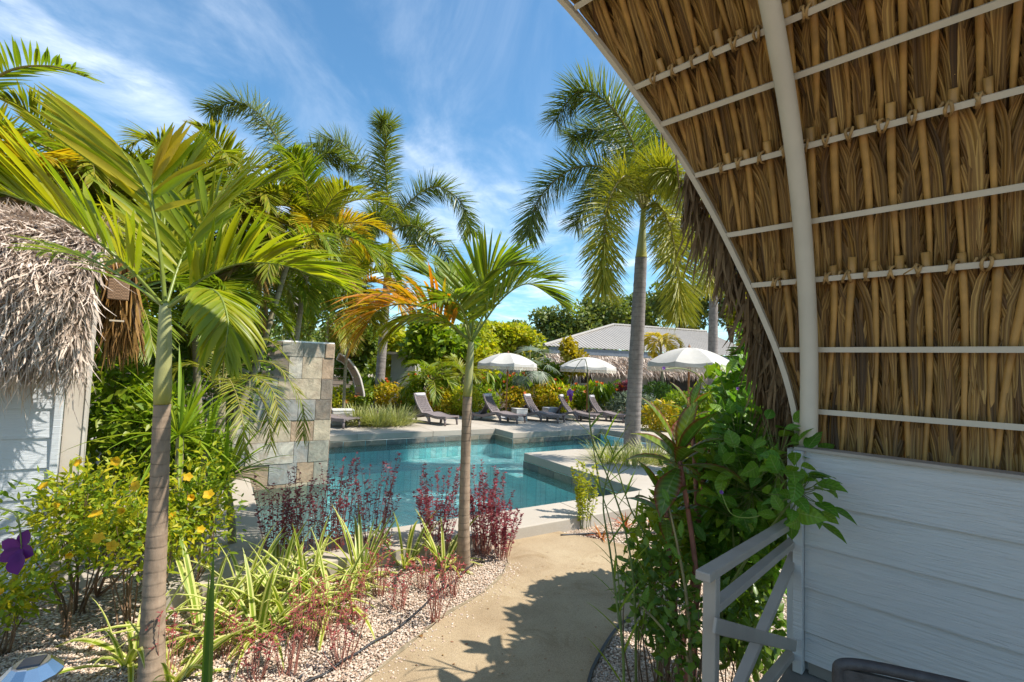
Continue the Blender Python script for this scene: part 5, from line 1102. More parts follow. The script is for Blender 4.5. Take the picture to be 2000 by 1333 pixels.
# yellow trumpet bushes
al = []
for px, py, d, r, n, lab, fl in ((165, 1000, 3.75, (0.46, 0.35, 0.36), 2300, 'yellow flowering bush in front of the hut corner', [(228, 900), (85, 950), (155, 905), (118, 985), (188, 1005), (265, 950)]),
                                 (375, 1000, 4.0, (0.34, 0.3, 0.42), 1500, 'yellow flowering bush just right of the nearest palm trunk', [(367, 932), (375, 972), (408, 968), (338, 1008), (270, 955), (392, 1035)]),
                                 (262, 1040, 3.55, (0.36, 0.25, 0.26), 1100, 'low yellow flowering bush left of the nearest palm trunk', [(192, 1052), (138, 1082), (218, 1068), (240, 1000)]),
                                 (15, 1150, 3.2, (0.34, 0.3, 0.28), 900, 'yellow flowering bush at the lower left edge by the solar lamp', [(4, 1160), (20, 1105), (60, 1085)])):
    o = px_shrub('allamanda_bush', px, py, d, *r, int(n*0.45), 0.062, 0.011, 'bush_leaf', lab, cat='shrub', group='yellow flowering bushes', shape='lance', shell=0.2, nst=9, upbias=0.8, lumps=0.6)
    V, Q, at = leaf_cloud(P(px, py, d), np.array(r)*0.95, int(n*0.6), 0.062, 0.0115, 'lance', shell=0.25, upbias=0.8, lumps=0.6); np_obj('young_foliage', V, Q, M['lime_leaf'], o, attrs=at, kind='stuff')
    for fx, fy in fl: flower(o, P(fx, fy, d-0.42-0.05*rng.random()), nrm(np.array([0.5*rng.normal()+0.1, -0.8, 0.5+0.4*rng.normal()])), 0.032+0.014*rng.random(), 'petal_yellow', cup=[0.25, 0.6, 1.3][rng.integers(3)])
    al.append(o)
# bare branches under the left bush
bo = al[0]; b0 = G(190, 1165)
for q in ((60, 1085), (120, 1060), (215, 1040), (255, 1010), (300, 1030), (90, 1120)): MB().tube(smooth_line([G(130, 1250) if q[0] < 200 else b0, P(q[0]*0.5+80, (q[1]+1230)/2, 3.6), P(*q, 3.7)], 8), np.linspace(0.013, 0.005, 8), 6).build('branch', M['twig_brown'], bo, smooth=True)
# filler shrubs in the shade under the palms
for px, py, d, r, n, mt, lab in ((215, 800, 5.0, (0.42, 0.35, 0.65), 1700, 'bush_leaf', 'upright green bush between hut wall and nearest palm trunk'), (300, 850, 4.9, (0.4, 0.35, 0.5), 1400, 'bush_leaf', 'leafy green bush behind the nearest palm trunk'),
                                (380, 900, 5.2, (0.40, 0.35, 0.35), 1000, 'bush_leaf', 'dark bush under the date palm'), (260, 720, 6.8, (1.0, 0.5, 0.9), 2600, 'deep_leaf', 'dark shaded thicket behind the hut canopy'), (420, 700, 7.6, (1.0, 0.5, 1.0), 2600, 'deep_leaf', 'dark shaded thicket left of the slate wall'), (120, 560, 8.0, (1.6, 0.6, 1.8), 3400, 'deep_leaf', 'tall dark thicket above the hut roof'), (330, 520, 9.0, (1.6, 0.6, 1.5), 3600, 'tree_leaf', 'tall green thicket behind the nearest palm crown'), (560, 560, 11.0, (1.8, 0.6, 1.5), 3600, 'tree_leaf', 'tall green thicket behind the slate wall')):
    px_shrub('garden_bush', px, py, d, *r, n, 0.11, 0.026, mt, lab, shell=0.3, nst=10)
# sword leaf plants
for bx, by, d, h_, n, ln, lab in ((352, 850, 4.3, None, 48, 0.78, 'sword leaf plant with upright green blades behind the nearest palm'), (440, 935, 4.6, (455, 1085), 50, 0.60, 'sword leaf plant on a bare trunk at the pool coping'), (400, 880, 4.6, None, 40, 0.62, 'sword leaf plant behind the one on a bare trunk')):
    c = P(bx, by, d); b = G(*h_) if h_ else np.array([c[0], c[1], 0.0]); o = empty('sword_leaf_plant', b, lab, 'plant', 'sword leaf plants')
    trunk(o, [b-UP*0.03, (b+c)/2+[0.02, 0, 0], c], [0.045, 0.035, 0.03], 'trunk_bamboo', 0.03, 14, 8); blades(o, c, n, ln, 0.017, 'sword_leaf', spread=1.5, droop=0.45, rad=0.03)
# striped flax lilies
FX = [((398, 1238), 26, 0.50, 'striped flax lily clump just right of the nearest palm trunk'), ((475, 1188), 20, 0.46, 'striped flax lily clump left of centre, behind the red stems'), ((560, 1212), 26, 0.50, 'large striped flax lily clump spilling over the gravel'), ((600, 1160), 20, 0.46, 'striped flax lily in front of the left dark red bush'), ((705, 1128), 24, 0.52, 'tall striped flax lily before the pool, between the dark red bushes'), ((790, 1108), 18, 0.46, 'striped flax lily at the left foot of the centre palm'), ((868, 1110), 18, 0.44, 'small striped flax lily right at the centre palm trunk'), ((255, 1292), 14, 0.46, 'striped flax lily left of the nearest palm trunk'), ((425, 1150), 16, 0.42, 'striped flax lily near the pool coping on the left'), ((345, 1330), 14, 0.40, 'striped flax lily at the bottom edge beside the nearest palm'), ((505, 1245), 20, 0.46, 'striped flax lily left of the leggy red plants near the bottom'), ((650, 1185), 20, 0.46, 'striped flax lily at the centre of the bed'), ((540, 1150), 18, 0.42, 'striped flax lily at the foot of the leftmost dark red bush')]
for i_, ((x, y), n, ln, lab) in enumerate(FX):
    b = G(x, y); o = empty('flax_lily', b, lab, 'plant', 'striped flax lilies'); blades(o, b, n+6, ln*(1.25+0.3*rng.random()), 0.022, 'flax_leaf', spread=1.3, droop=[0.65, 0.95, 0.8][i_ % 3], rad=0.08)
# dark red bushes: thin upright stems set with small leaves
def twiggy(base, ns, height, spread, per, leaf, half, mat, label, stem='twig_red', name='red_bush', group='red leaved bushes', lo=0.2, lean=(0, 0), cat='shrub'):
    o = empty(name, base, label, cat, group); mb = MB(); B, D, Nn = [], [], []
    for k in range(ns):
        a = rng.random()*6.28; r = spread*math.sqrt(rng.random()); h = height*(0.55+0.5*rng.random())
        b = base+np.array([math.cos(a), math.sin(a), 0])*r*0.35; tp = base+np.array([math.cos(a)*r+lean[0], math.sin(a)*r+lean[1], h])
        ln_ = smooth_line([b, (b+tp)/2+rng.normal(0, 0.03, 3), tp], 9); mb.tube(ln_, np.linspace(0.0035, 0.0013, 9), 4)
        f = lo+(1-lo)*rng.random(per)**0.7; idx = f*8; i0 = np.clip(idx.astype(int), 0, 7); p = ln_[i0]+(ln_[i0+1]-ln_[i0])*(idx-i0)[:, None]
        aa_ = rng.random(per)*6.28; B.append(p); D.append(np.stack([np.cos(aa_), np.sin(aa_), 0.2+0.5*rng.random(per)], 1)); Nn.append(nrm(rng.normal(size=(per, 3))*0.5+UP))
    mb.build('stems', M[stem], o, kind='stuff'); B, D, Nn = map(np.concatenate, (B, D, Nn))
    V, Q, at = grow_leaves(B, D, Nn, leaf*(0.6+0.8*rng.random(len(B))), half, 0.3, 'ovate', 2, 0.2); np_obj('foliage', V, Q, M[mat], o, attrs=at, kind='stuff'); return o
RB = [((545, 1105), 26, 0.80, 0.26, 60, 'leftmost dark red bush at the pool coping'), ((600, 1100), 26, 0.86, 0.26, 60, 'dark red bush second from the left along the pool'), ((660, 1095), 28, 0.98, 0.28, 60, 'tallest dark red bush in front of the pool'), ((725, 1090), 26, 0.98, 0.26, 60, 'dark red bush right of the tallest one, before the water'), ((850, 1085), 30, 0.86, 0.24, 75, 'dense wine red bush left of the centre palm trunk'), ((945, 1082), 34, 0.86, 0.26, 80, 'dense wine red bush right of the centre palm trunk'), ((980, 1090), 20, 0.55, 0.18, 60, 'low wine red bush at the bend of the path')]
for (x, y), ns, h, sp, per, lab in RB: twiggy(G(x, y), int(ns*(1.2 if x < 800 else 1.15)), h*1.06, sp*1.2, int(per*(0.55 if x < 800 else 0.85)), 0.033, 0.0095, 'red_leaf', lab)
LG = [((740, 1165), 'leggy red plant in front of the tall flax lily'), ((830, 1150), 'leggy red plant near the drip hose, closest to the centre palm'), ((780, 1190), 'leggy red plant between two flax lilies at the bed centre'), ((665, 1300), 'leggy red plant by the path near the bottom edge'), ((850, 1215), 'leggy red plant on the pebbles beside the path'), ((560, 1320), 'leggy red plant at the bottom edge left of the path'), ((330, 1325), 'leggy red plant hugging the nearest palm trunk'), ((500, 1330), 'leggy red plant at the bottom edge below the big flax lily'), ((640, 1245), 'leggy red plant right of the big flax lily'), ((700, 1215), 'leggy red plant at the middle of the pebbles, before the drip hose'), ((600, 1265), 'leggy red plant in front of the big flax lily'), ((880, 1165), 'leggy red plant on the pebbles right of the centre palm'), ((430, 1290), 'leggy red plant behind the tall reed blade')]
for (x, y), lab in LG: twiggy(G(x, y), 18, 0.30+0.2*rng.random(), 0.14+0.08*rng.random(), 9, 0.026, 0.007, 'red_pink_leaf', lab, name='red_plant', group='leggy red plants', lo=0.55, cat='plant')
# fallen leaves
for k, (x, y) in enumerate(((130, 1245), (175, 1270), (210, 1225), (820, 1240))):
    p = G(x, y, 0.02); a = rng.random()*6.28; V, Q, at = grow_leaves(p[None], np.array([[math.cos(a), math.sin(a), 0.25]]), np.array([[0, 0, 1.0]]), 0.06, 0.016, 0.3, 'ovate', 4, 0.3)
    tag(np_obj('fallen_leaf', V, Q, M['dry_leaf'], attrs=at), ['dry leaf on the gravel nearest the solar lamp', 'dry leaf on the gravel between solar lamp and palm trunk', 'dry leaf on the gravel under the low flowering bush', 'dry leaf on the gravel right beside the path'][k], 'leaf', 'fallen dry leaves on the gravel')
# purple orchid hanging in at the left and the reed blade beside the palm
fo = P(42, 1072, 0.82); o = empty('orchid', fo-UP*0.0, 'purple orchid bloom close to the camera at the left edge', 'flower')
MB().tube(smooth_line([P(-130, 1080, 0.85), P(-40, 1000, 0.83), P(25, 1000, 0.82), P(38, 1030, 0.82), fo], 16), np.linspace(0.0022, 0.001, 16), 6).build('stem', M['twig_green'], o, smooth=True)
Dp = np.array([[-0.75, -0.2, 0.45], [-0.55, -0.3, -0.35], [0.15, -0.4, -0.45], [0.75, -0.2, -0.1], [0.1, 0.1, 0.8]])
for k in range(5):
    V, Q, at = grow_leaves(fo[None], Dp[k:k+1], np.array([[0.1, -1, 0.15]]), 0.031, 0.011, 0.2, 'broad', 5, 0.25); np_obj('petal', V, Q, M['petal_purple'], o, smooth=True, attrs=at)
V, Q, at = grow_leaves((fo+[0.006, -0.008, -0.004])[None], np.array([[0.5, -0.5, -0.8]]), np.array([[0.2, -1, 0.4]]), 0.036, 0.013, 0.2, 'broad', 5, 0.6); np_obj('lip', V, Q, M['petal_purple'], o, smooth=True, attrs=at)
b = np.array([*P(415, 1300, 1.5)[:2], 0.0]); o = empty('reed_plant', b, 'single tall dark green reed blade in front of the flax lilies', 'plant')
MB().tube([b, np.array([b[0], b[1], 0.75])], 0.008, 6).build('stem', M['twig_green'], o)
for tx, ty, dx in ((418, 1068, 0.0), (408, 1120, -0.02)):
    tip = P(tx, ty, 1.5); q = np.array([b[0], b[1], 0.7]); V, Q, at = grow_leaves(q[None], (tip-q)[None], np.array([[0.35, -1, 0.1]]), np.linalg.norm(tip-q), 0.013, 0.02, 'blade', 6, 0.5); np_obj('leaf', V, Q, M['deep_leaf'], o, smooth=True, attrs=at)

# ================================================================== RIGHT OF THE PATH
# bright fine leaved bush by the pool corner
twiggy(G(1140, 1032), 16, 0.86, 0.24, 90, 0.04, 0.012, 'lime_leaf', 'bright green fine leaved bush at the pool corner right of the path', 'twig_green', 'fine_leaf_bush', 'small green bushes')
for (x, y), n, ln, lab in (((1175, 1052), 16, 0.2, 'red orange bromeliad nearest the path'), ((1222, 1030), 18, 0.24, 'red orange bromeliad behind the orchid canes'), ((1280, 1032), 16, 0.22, 'red orange bromeliad under the cordyline'), ((1262, 1130), 12, 0.16, 'small red bromeliad in the shade of the leafy shrub')):
    b = G(x, y); o = empty('bromeliad', b, lab, 'plant', 'red bromeliads'); blades(o, b, n, ln, 0.010, 'bromeliad_leaf', spread=1.1, droop=0.5, rad=0.02)
# reed stem orchids
def reed(pts, label, n=14, ln=0.19, half=0.007, mat='sword_leaf', r0=0.008, stem='twig_green', name='reed_orchid', group='reed stem orchids', fl=None):
    sp = smooth_line(np.array(pts), 60); b = sp[0].copy(); o = empty(name, b, label, 'plant', group)
    MB().tube(sp, np.linspace(r0, r0*0.3, 60), 6).build('cane', M[stem], o, smooth=True)
    for k in range(n):
        i = int(8+50*k/n); sgn = 1 if k % 2 else -1; t = nrm(sp[i+1]-sp[i]); a = rng.normal(0, 0.5); S = np.array([math.cos(a), math.sin(a), 0])*sgn; D = nrm(t*0.9+S*0.75)
        V, Q, at = grow_leaves(sp[i][None], D[None], nrm(np.cross(np.cross(D, UP)+0.01, D))[None], ln*(0.7+0.5*rng.random()), half, 0.35, 'blade', 5, 0.4); np_obj('leaf', V, Q, M[mat], o, smooth=True, attrs=at)
    return o, sp
def Gd(px, py): q = G(px, py); return q
r0_ = np.array([*P(1220, 1345, 2.35)[:2], 0.0])
reed([r0_, P(1218, 1300, 2.35), P(1205, 1180, 2.4), P(1192, 1080, 2.45), P(1178, 985, 2.5), P(1190, 915, 2.5), P(1205, 870, 2.5)], 'tall reed orchid cane nearest the path with long grassy leaves', 15, 0.22)
r1_ = np.array([*P(1245, 1330, 2.6)[:2], 0.0])
reed([r1_, P(1240, 1180, 2.6), P(1222, 1040, 2.65), P(1190, 940, 2.7), P(1160, 870, 2.75), P(1150, 820, 2.8)], 'tall reed orchid cane leaning left over the pool corner', 16, 0.18)
r2_ = np.array([*P(1290, 1250, 3.0)[:2], 0.0]); 
reed([r2_, P(1270, 1090, 3.0), P(1230, 990, 3.05), P(1200, 900, 3.1), P(1175, 845, 3.1)], 'reed orchid cane behind, among the bromeliads', 14, 0.24)
o, sp = reed([np.array([*P(1230, 1330, 2.5)[:2], 0.0]), P(1205, 1100, 2.5), P(1170, 940, 2.5), P(1152, 820, 2.5), P(1147, 720, 2.5), P(1138, 702, 2.5), P(1120, 728, 2.5), P(1114, 758, 2.5)], 'thin orchid spike with one lilac bloom in front of the loungers', 3, 0.12, r0=0.004)
fo = P(1113, 768, 2.48)
for dv_ in ([-0.6, -0.3, 0.4], [0.6, -0.3, 0.4], [-0.5, -0.4, -0.4], [0.5, -0.4, -0.4], [0.05, 0, 0.9]):
    V, Q, at = grow_leaves(fo[None], np.array([dv_]), np.array([[0, -1, 0.2]]), 0.024, 0.009, 0.15, 'broad', 4, 0.2); np_obj('petal', V, Q, M['petal_lilac'], o, smooth=True, attrs=at)
V, Q, at = grow_leaves((fo+[0, -0.01, -0.005])[None], np.array([[0.1, -0.3, -0.9]]), np.array([[0, -1, 0.3]]), 0.042, 0.010, 0.1, 'broad', 4, 0.5); np_obj('lip', V, Q, M['petal_purple'], o, smooth=True, attrs=at)
# woody canes and the small leaved shrubs below the cordyline
for px, py, d, r, n, mt, leaf, lab in ((1275, 1150, 2.75, (0.24, 0.3, 0.30), 480, 'deep_leaf', 0.055, 'small leaved dark shrub in the shade beside the path'), (1335, 1240, 2.5, (0.15, 0.22, 0.28), 380, 'deep_leaf', 0.05, 'small leaved dark shrub against the rail post'), (1300, 1060, 3.2, (0.28, 0.3, 0.32), 520, 'bush_leaf', 0.07, 'green shrub under the broad cordyline leaves'), (1440, 1215, 2.75, (0.25, 0.25, 0.25), 900, 'deep_leaf', 0.055, 'low dark shrub seen through the rail')):
    px_shrub('shade_shrub', px, py, d, *r, n, leaf, leaf*0.32, mt, lab, shell=0.2, nst=9, group='small leaved shade shrubs')
for pts, lab in ((((1350, 1345, 2.4), (1342, 1180, 2.45), (1322, 1060, 2.5), (1305, 985, 2.55)), 'bare tan cane rising beside the rail post'), (((1345, 1300, 2.4), (1300, 1235, 2.45), (1255, 1185, 2.5)), 'bare tan cane leaning left over the gravel')):
    b = np.array([*P(*pts[0])[:2], 0.0]); o = empty('woody_cane', b, lab, 'plant'); MB().tube(smooth_line([b]+[P(*q) for q in pts], 30), np.linspace(0.011, 0.005, 30), 7).build('cane', M['cane_tan'], o, smooth=True)
    for k in range(10):
        q = P(*pts[-1]) if k < 4 else P(*pts[-2]); D = nrm(rng.normal(size=3)+UP*0.3); V, Q, at = grow_leaves((q+rng.normal(0, 0.02, 3))[None], D[None], nrm(UP+rng.normal(0, 0.3, 3))[None], 0.09, 0.018, 0.3, 'lance', 4, 0.3); np_obj('leaf', V, Q, M['vine_leaf'], o, smooth=True, attrs=at)
for px, py, d, r, n, lab in ((1395, 900, 4.3, (0.42, 0.4, 0.62), 2200, 'tall green bush hidden behind the vine and cordyline'), (1345, 1010, 4.0, (0.3, 0.3, 0.42), 1200, 'green bush behind the cordyline stems')):
    px_shrub('garden_bush', px, py, d, *r, n, 0.10, 0.03, 'bush_leaf', lab, shell=0.35, nst=9)
# cordyline with broad red edged leaves
o = empty('cordyline', G(1345, 1180), 'cordyline with broad glossy red edged leaves right of the pool', 'plant'); cb0 = np.array([*P(1345, 1100, 3.1)[:2], 0.0])
for (cx_, cy_p, d, n, ln, hf, hi) in ((1325, 885, 2.8, 13, 0.36, 0.066, True), (1300, 985, 2.85, 9, 0.28, 0.05, False), (1375, 930, 3.15, 10, 0.30, 0.05, False), (1350, 800, 3.3, 8, 0.22, 0.04, False)):
    c = P(cx_, cy_p, d); MB().tube(smooth_line([cb0+rng.normal(0, 0.05, 3)*[1, 1, 0], (cb0+c)/2+rng.normal(0, 0.05, 3), c], 14), np.linspace(0.02, 0.013, 14), 7).build('stem', M['twig_red'], o, smooth=True)
    for k in range(n):
        a = 2.4*k+rng.random()*0.5; el = 1.25-1.35*k/n*(0.8+0.4*rng.random()); D = np.array([math.cos(a)*math.cos(el), math.sin(a)*math.cos(el), math.sin(el)])
        V, Q, at = grow_leaves((c-UP*0.10*k/n)[None], D[None], nrm(np.cross(np.cross(D, UP), D))[None], ln*(0.8+0.4*rng.random()), hf*(0.8+0.4*rng.random()), 0.75, 'broad', 8, 0.25); np_obj('leaf', V, Q, M['cordyline_leaf'], o, smooth=True, attrs=at)
# leafy vine hugging the canopy edge: single leaves in front, a mass behind
o = empty('leafy_vine', G(1480, 1200), 'big leafy vine with pointed leaves climbing beside the canopy edge', 'vine'); vb = np.array([*P(1480, 1100, 3.0)[:2], 0.0])
ctrl = [(1560, 960, 2.15, 0.16, 40), (1520, 900, 2.5, 0.22, 45), (1470, 960, 2.65, 0.24, 40), (1440, 860, 2.9, 0.24, 40), (1500, 820, 2.9, 0.22, 35), (1425, 790, 3.2, 0.18, 25), (1475, 750, 3.2, 0.20, 35), (1430, 1010, 2.8, 0.22, 30)]
tv = MB()
LV = {}
for k in range(4):
    V, Q, at = grow_leaves(np.zeros((1, 3)), np.array([[0, 1.0, 0.25]]), np.array([[0, 0, 1.0]]), 1.0, 0.27+0.03*k, 0.35+0.15*k, 'ovate', 6, 0.22); q = np_obj('leaf', V, Q, M['vine_leaf'], None, smooth=True, attrs=at); LV[k] = q.data; bpy.data.objects.remove(q)
inv = chain(o).inverted()
for cx_, cy_p, d, r, n in ctrl:
    c = P(cx_, cy_p, d); tv.tube(smooth_line([vb+rng.normal(0, 0.08, 3)*[1, 1, 0], (vb+c)/2+rng.normal(0, 0.12, 3), c], 12), np.linspace(0.012, 0.004, 12), 6)
    for k in range(n):
        dv_ = nrm(rng.normal(size=3)+[0, -0.5, 0.2]); p = c+dv_*r*(0.5+0.6*rng.random())*[0.95, 0.8, 1.15]; D = nrm(dv_*0.6+rng.normal(size=3)*0.5+[0, -0.2, -0.1]); Nn = nrm(UP*0.7+dv_*0.5+rng.normal(size=3)*0.3+[0, -0.35, 0])
        X_ = nrm(np.cross(D, Nn)); N2 = np.cross(X_, D); q = bpy.data.objects.new('leaf', LV[rng.integers(4)]); COL.objects.link(q); q.parent = o; q.matrix_parent_inverse = inv
        tv.tube(smooth_line([c+(p-c)*0.1, c+(p-c)*0.55-UP*0.01, p], 5), 0.0018, 4); s = 0.075+0.065*rng.random(); q.matrix_basis = Matrix(((X_[0]*s, D[0]*s, N2[0]*s, p[0]), (X_[1]*s, D[1]*s, N2[1]*s, p[1]), (X_[2]*s, D[2]*s, N2[2]*s, p[2]), (0, 0, 0, 1)))
tv.build('stems', M['twig_green'], o, smooth=True)
parts = [leaf_cloud(P(x, y, d), r, n, 0.105, 0.03, 'ovate', shell=0.3, upbias=0.7, nseg=4) for x, y, d, r, n in ((1490, 930, 3.0, (0.34, 0.35, 0.55), 1500), (1480, 820, 3.4, (0.26, 0.35, 0.36), 1200), (1500, 720, 3.7, (0.22, 0.3, 0.36), 800), (1440, 1080, 3.1, (0.30, 0.3, 0.40), 900))]
V, Q, at = merge(parts); np_obj('foliage', V, Q, M['vine_leaf'], o, attrs=at, kind='stuff')
for pts in ([(1410, 965, 2.45), (1430, 1005, 2.4), (1475, 1010, 2.35), (1520, 985, 2.3), (1550, 965, 2.25)], [(1296, 722, 2.9), (1330, 720, 2.95), (1365, 735, 3.0), (1400, 790, 3.05), (1450, 870, 2.9)]): MB().tube(smooth_line([P(*q) for q in pts], 24), 0.003, 5).build('tendril', M['rachis_green'], o, smooth=True)
for q in ((1296, 720, 2.9), (1408, 962, 2.45), (1440, 760, 3.0)): flower(o, P(*q), np.array([0, -1, 0.3]), 0.014, 'petal_lilac', cup=0.8)

# ================================================================== AROUND THE POOL
def grass_clump(x, y, z, n, ln, half, mat, label, rad=0.25, name='spider_grass', group='striped grass clumps'):
    b = G(x, y, z); o = empty(name, b, label, 'grass clump', group); a = rng.random(n)*6.28; r = rad*np.sqrt(rng.random(n)); B = b+np.stack([np.cos(a)*r, np.sin(a)*r, np.zeros(n)], 1); el = 0.5+0.9*rng.random(n)
    D = np.stack([np.cos(a)*np.cos(el), np.sin(a)*np.cos(el), np.sin(el)], 1); V, Q, at = grow_leaves(B, D, nrm(np.cross(np.cross(D, UP), D)), ln*(0.6+0.7*rng.random(n)), half, 0.9, 'blade', 6, 0.3); np_obj('blades', V, Q, M[mat], o, attrs=at, kind='stuff'); return o
for x, y, lab in ((700, 830, 'striped grass clump left of the slim foxtail trunk'), (738, 832, 'striped grass clump in front of the slim foxtail trunk'), (775, 831, 'striped grass clump next to the left lounger back')): grass_clump(x, y, DZ, 330, 0.62, 0.011, 'spider_leaf', lab, 0.42)
for x, y, lab in ((1190, 912, 'striped grass clump left of the right foxtail trunk base'), (1232, 918, 'striped grass clump hiding the right foxtail trunk base'), (1270, 905, 'striped grass clump right of the right foxtail trunk base')): grass_clump(x, y, 0.02, 300, 0.52, 0.008, 'spider_leaf', lab, 0.30)
# hedge of flowering shrubs behind the loungers
HD = [(655, 790, 17.5), (700, 775, 19.0), (760, 775, 19.5), (810, 785, 19.0), (862, 790, 18.0), (905, 788, 18.0), (945, 783, 19.6), (1010, 780, 20.2), (1062, 780, 20.4), (1100, 782, 20.6), (1135, 778, 20.8)]
hm = ['lime_leaf', 'bush_leaf', 'croton_leaf', 'bush_leaf', 'croton_leaf', 'lime_leaf', 'bush_leaf', 'croton_leaf', 'croton_leaf', 'lime_leaf', 'bush_leaf']
hl = ['lime green hedge shrub next to the slate wall', 'green hedge shrub by the arched shelter', 'yellow green hedge shrub behind the slim foxtail trunk', 'green hedge shrub behind the left lounger', 'yellow croton hedge shrub left of the centre palm', 'lime hedge shrub directly behind the centre palm', 'green hedge shrub left of the leftmost umbrella', 'yellow croton shrub under the leftmost umbrella', 'yellow croton shrub behind the stone cubes', 'lime hedge shrub behind the orchid bloom', 'green hedge shrub under the middle umbrella']
for k, (x, y, d) in enumerate(HD):
    px_shrub('hedge_shrub', x, y, d, 0.62, 0.5, 0.62, 1500, 0.13, 0.035, hm[k], hl[k], group='hedge behind the loungers', shell=0.45, flowers=(['petal_orange', 'petal_orange', 'petal_yellow'][k % 3], 7, 0.085), nst=5)
# upright ginger plants with orange flower spikes
for k, (x, y, d, lab) in enumerate(((830, 745, 20.5, 'orange flowered ginger clump behind the left lounger'), (880, 748, 20.5, 'orange flowered ginger clump left of the centre palm'), (955, 742, 20.8, 'orange flowered ginger clump left of the umbrella pole'), (1010, 745, 21.0, 'orange flowered ginger clump under the leftmost umbrella'), (1075, 750, 21.0, 'orange flowered ginger clump between two umbrellas'), (1170, 760, 20.5, 'orange flowered ginger clump behind the rightmost lounger'), (735, 752, 20.5, 'orange flowered ginger clump behind the slim foxtail palm'))):
    c = P(x, y, d); b = np.array([c[0], c[1], 0.1]); o = empty('ginger_plant', b, lab, 'plant', 'orange flowered gingers'); n = 170; a = rng.random(n)*6.28; r = 0.7*np.sqrt(rng.random(n)); z = c[2]*(0.35+0.6*rng.random(n)); B = b+np.stack([np.cos(a)*r, np.sin(a)*r, z], 1)
    D = np.stack([np.cos(a*1.7), np.sin(a*1.7), 1.3+rng.random(n)], 1); V, Q, at = grow_leaves(B, D, nrm(np.stack([-np.cos(a*1.7), -np.sin(a*1.7), np.full(n, 0.6)], 1)), 0.5, 0.06, 0.6, 'lance', 4, 0.25); np_obj('foliage', V, Q, M['bush_leaf'], o, attrs=at, kind='stuff')
    stems(o, b, B[:14], 0.014, 'twig_green', 'stems', bow=0.03)
    for j in range(7): flower(o, b+[rng.normal(0, 0.45), rng.normal(-0.2, 0.3), c[2]*(0.85+0.3*rng.random())], np.array([rng.normal()*0.3, -0.3, 1]), 0.13, 'petal_orange', cup=1.6)
# dark cordylines and silver shrubs in front of the building
for x, y, d, mt, lab in ((1190, 778, 21.0, 'deep_leaf', 'dark shrub behind the rightmost lounger'), (1285, 770, 19.5, 'deep_leaf', 'dark shrub farther right of the big foxtail trunk'), (1225, 768, 21.0, 'red_leaf', 'dark red shrub left of the big foxtail trunk'), (1330, 790, 17.0, 'bush_leaf', 'green shrub under the largest umbrella'), (1400, 790, 16.0, 'deep_leaf', 'dark shrub under the right side of the largest umbrella'), (1222, 795, 19.2, 'silver_leaf', 'silver leaved shrub beside the big foxtail trunk'), (1262, 800, 17.6, 'silver_leaf', 'silver leaved shrub right of the big foxtail trunk'), (1290, 815, 15.5, 'croton_leaf', 'yellow shrub at the deck edge under the largest umbrella')):
    px_shrub('garden_shrub', x, y, d, 0.7, 0.5, 0.55, 1000, 0.16, 0.03, mt, lab, shell=0.4, nst=5, shape='lance')
# bushes and small trees between hedge and building
def tree(name, px, py, d, R_, hz, n, leaf, mat, label, trunk_r=0.12, clumps=9, group=None, cat='tree', tb='twig_brown', half=0.35):
    c = P(px, py, d); b = np.array([c[0], c[1], 0.0]); o = empty(name, b, label, cat, group)
    cs = [c+nrm(rng.normal(size=3))*np.array([R_, R_*0.7, hz])*(0.35+0.5*rng.random()) for _ in range(clumps)]
    MB().tube(smooth_line([b, b*0.5+c*0.5+rng.normal(0, 0.1, 3), c-UP*hz*0.3], 10), np.linspace(trunk_r, trunk_r*0.5, 10), 8).build('trunk', M[tb], o, smooth=True)
    lm = MB()
    for q in cs: lm.tube(smooth_line([b*0.4+c*0.6-UP*hz*0.2, (c+q)/2+rng.normal(0, 0.1, 3), q], 7), np.linspace(trunk_r*0.45, trunk_r*0.1, 7), 5)
    lm.build('limbs', M[tb], o, smooth=True)
    pr = [leaf_cloud(q, np.array([R_, R_*0.8, hz])*(0.38+0.2*rng.random()), n//clumps, leaf, leaf*half, 'ovate', shell=0.45, upbias=0.8, nseg=2, zmin=0.05) for q in cs]
    V, Q, at = merge(pr); np_obj('crown', V, Q, M[mat], o, attrs=at, kind='stuff'); return o
tree('broadleaf_tree', 855, 660, 22.0, 1.7, 1.3, 3600, 0.30, 'bush_leaf', 'broad leaved tree with open crown behind the centre palm', half=0.42)
tree('broadleaf_tree', 930, 690, 24.0, 1.5, 1.2, 2600, 0.26, 'lime_leaf', 'bright lime tree between the centre palm and the umbrella', half=0.4)
tree('broadleaf_tree', 1000, 665, 28.0, 1.8, 1.2, 2600, 0.26, 'lime_leaf', 'bright green tree right behind the leftmost umbrella', half=0.4)
tree('broadleaf_tree', 690, 690, 22.0, 1.5, 1.6, 2600, 0.26, 'tree_leaf', 'green tree above the arched shelter', half=0.4)
tree('broadleaf_tree', 770, 690, 26.0, 1.8, 1.4, 2600, 0.28, 'lime_leaf', 'lime tree behind the slim foxtail trunk', half=0.4)
tree('yellow_bush', 1120, 700, 21.5, 0.6, 0.8, 1300, 0.2, 'yellow_leaf', 'bright yellow bush in front of the thatch eave', 0.05, 6, cat='shrub')
tree('climbing_bush', 1075, 735, 21.8, 0.75, 0.95, 1800, 0.18, 'bush_leaf', 'climbing green bush between the two left umbrellas', 0.05, 6, cat='shrub')
tree('broadleaf_tree', 1470, 620, 9.0, 0.5, 1.0, 1600, 0.2, 'lime_leaf', 'sunlit green tree glimpsed behind the canopy strands', 0.06, 7)
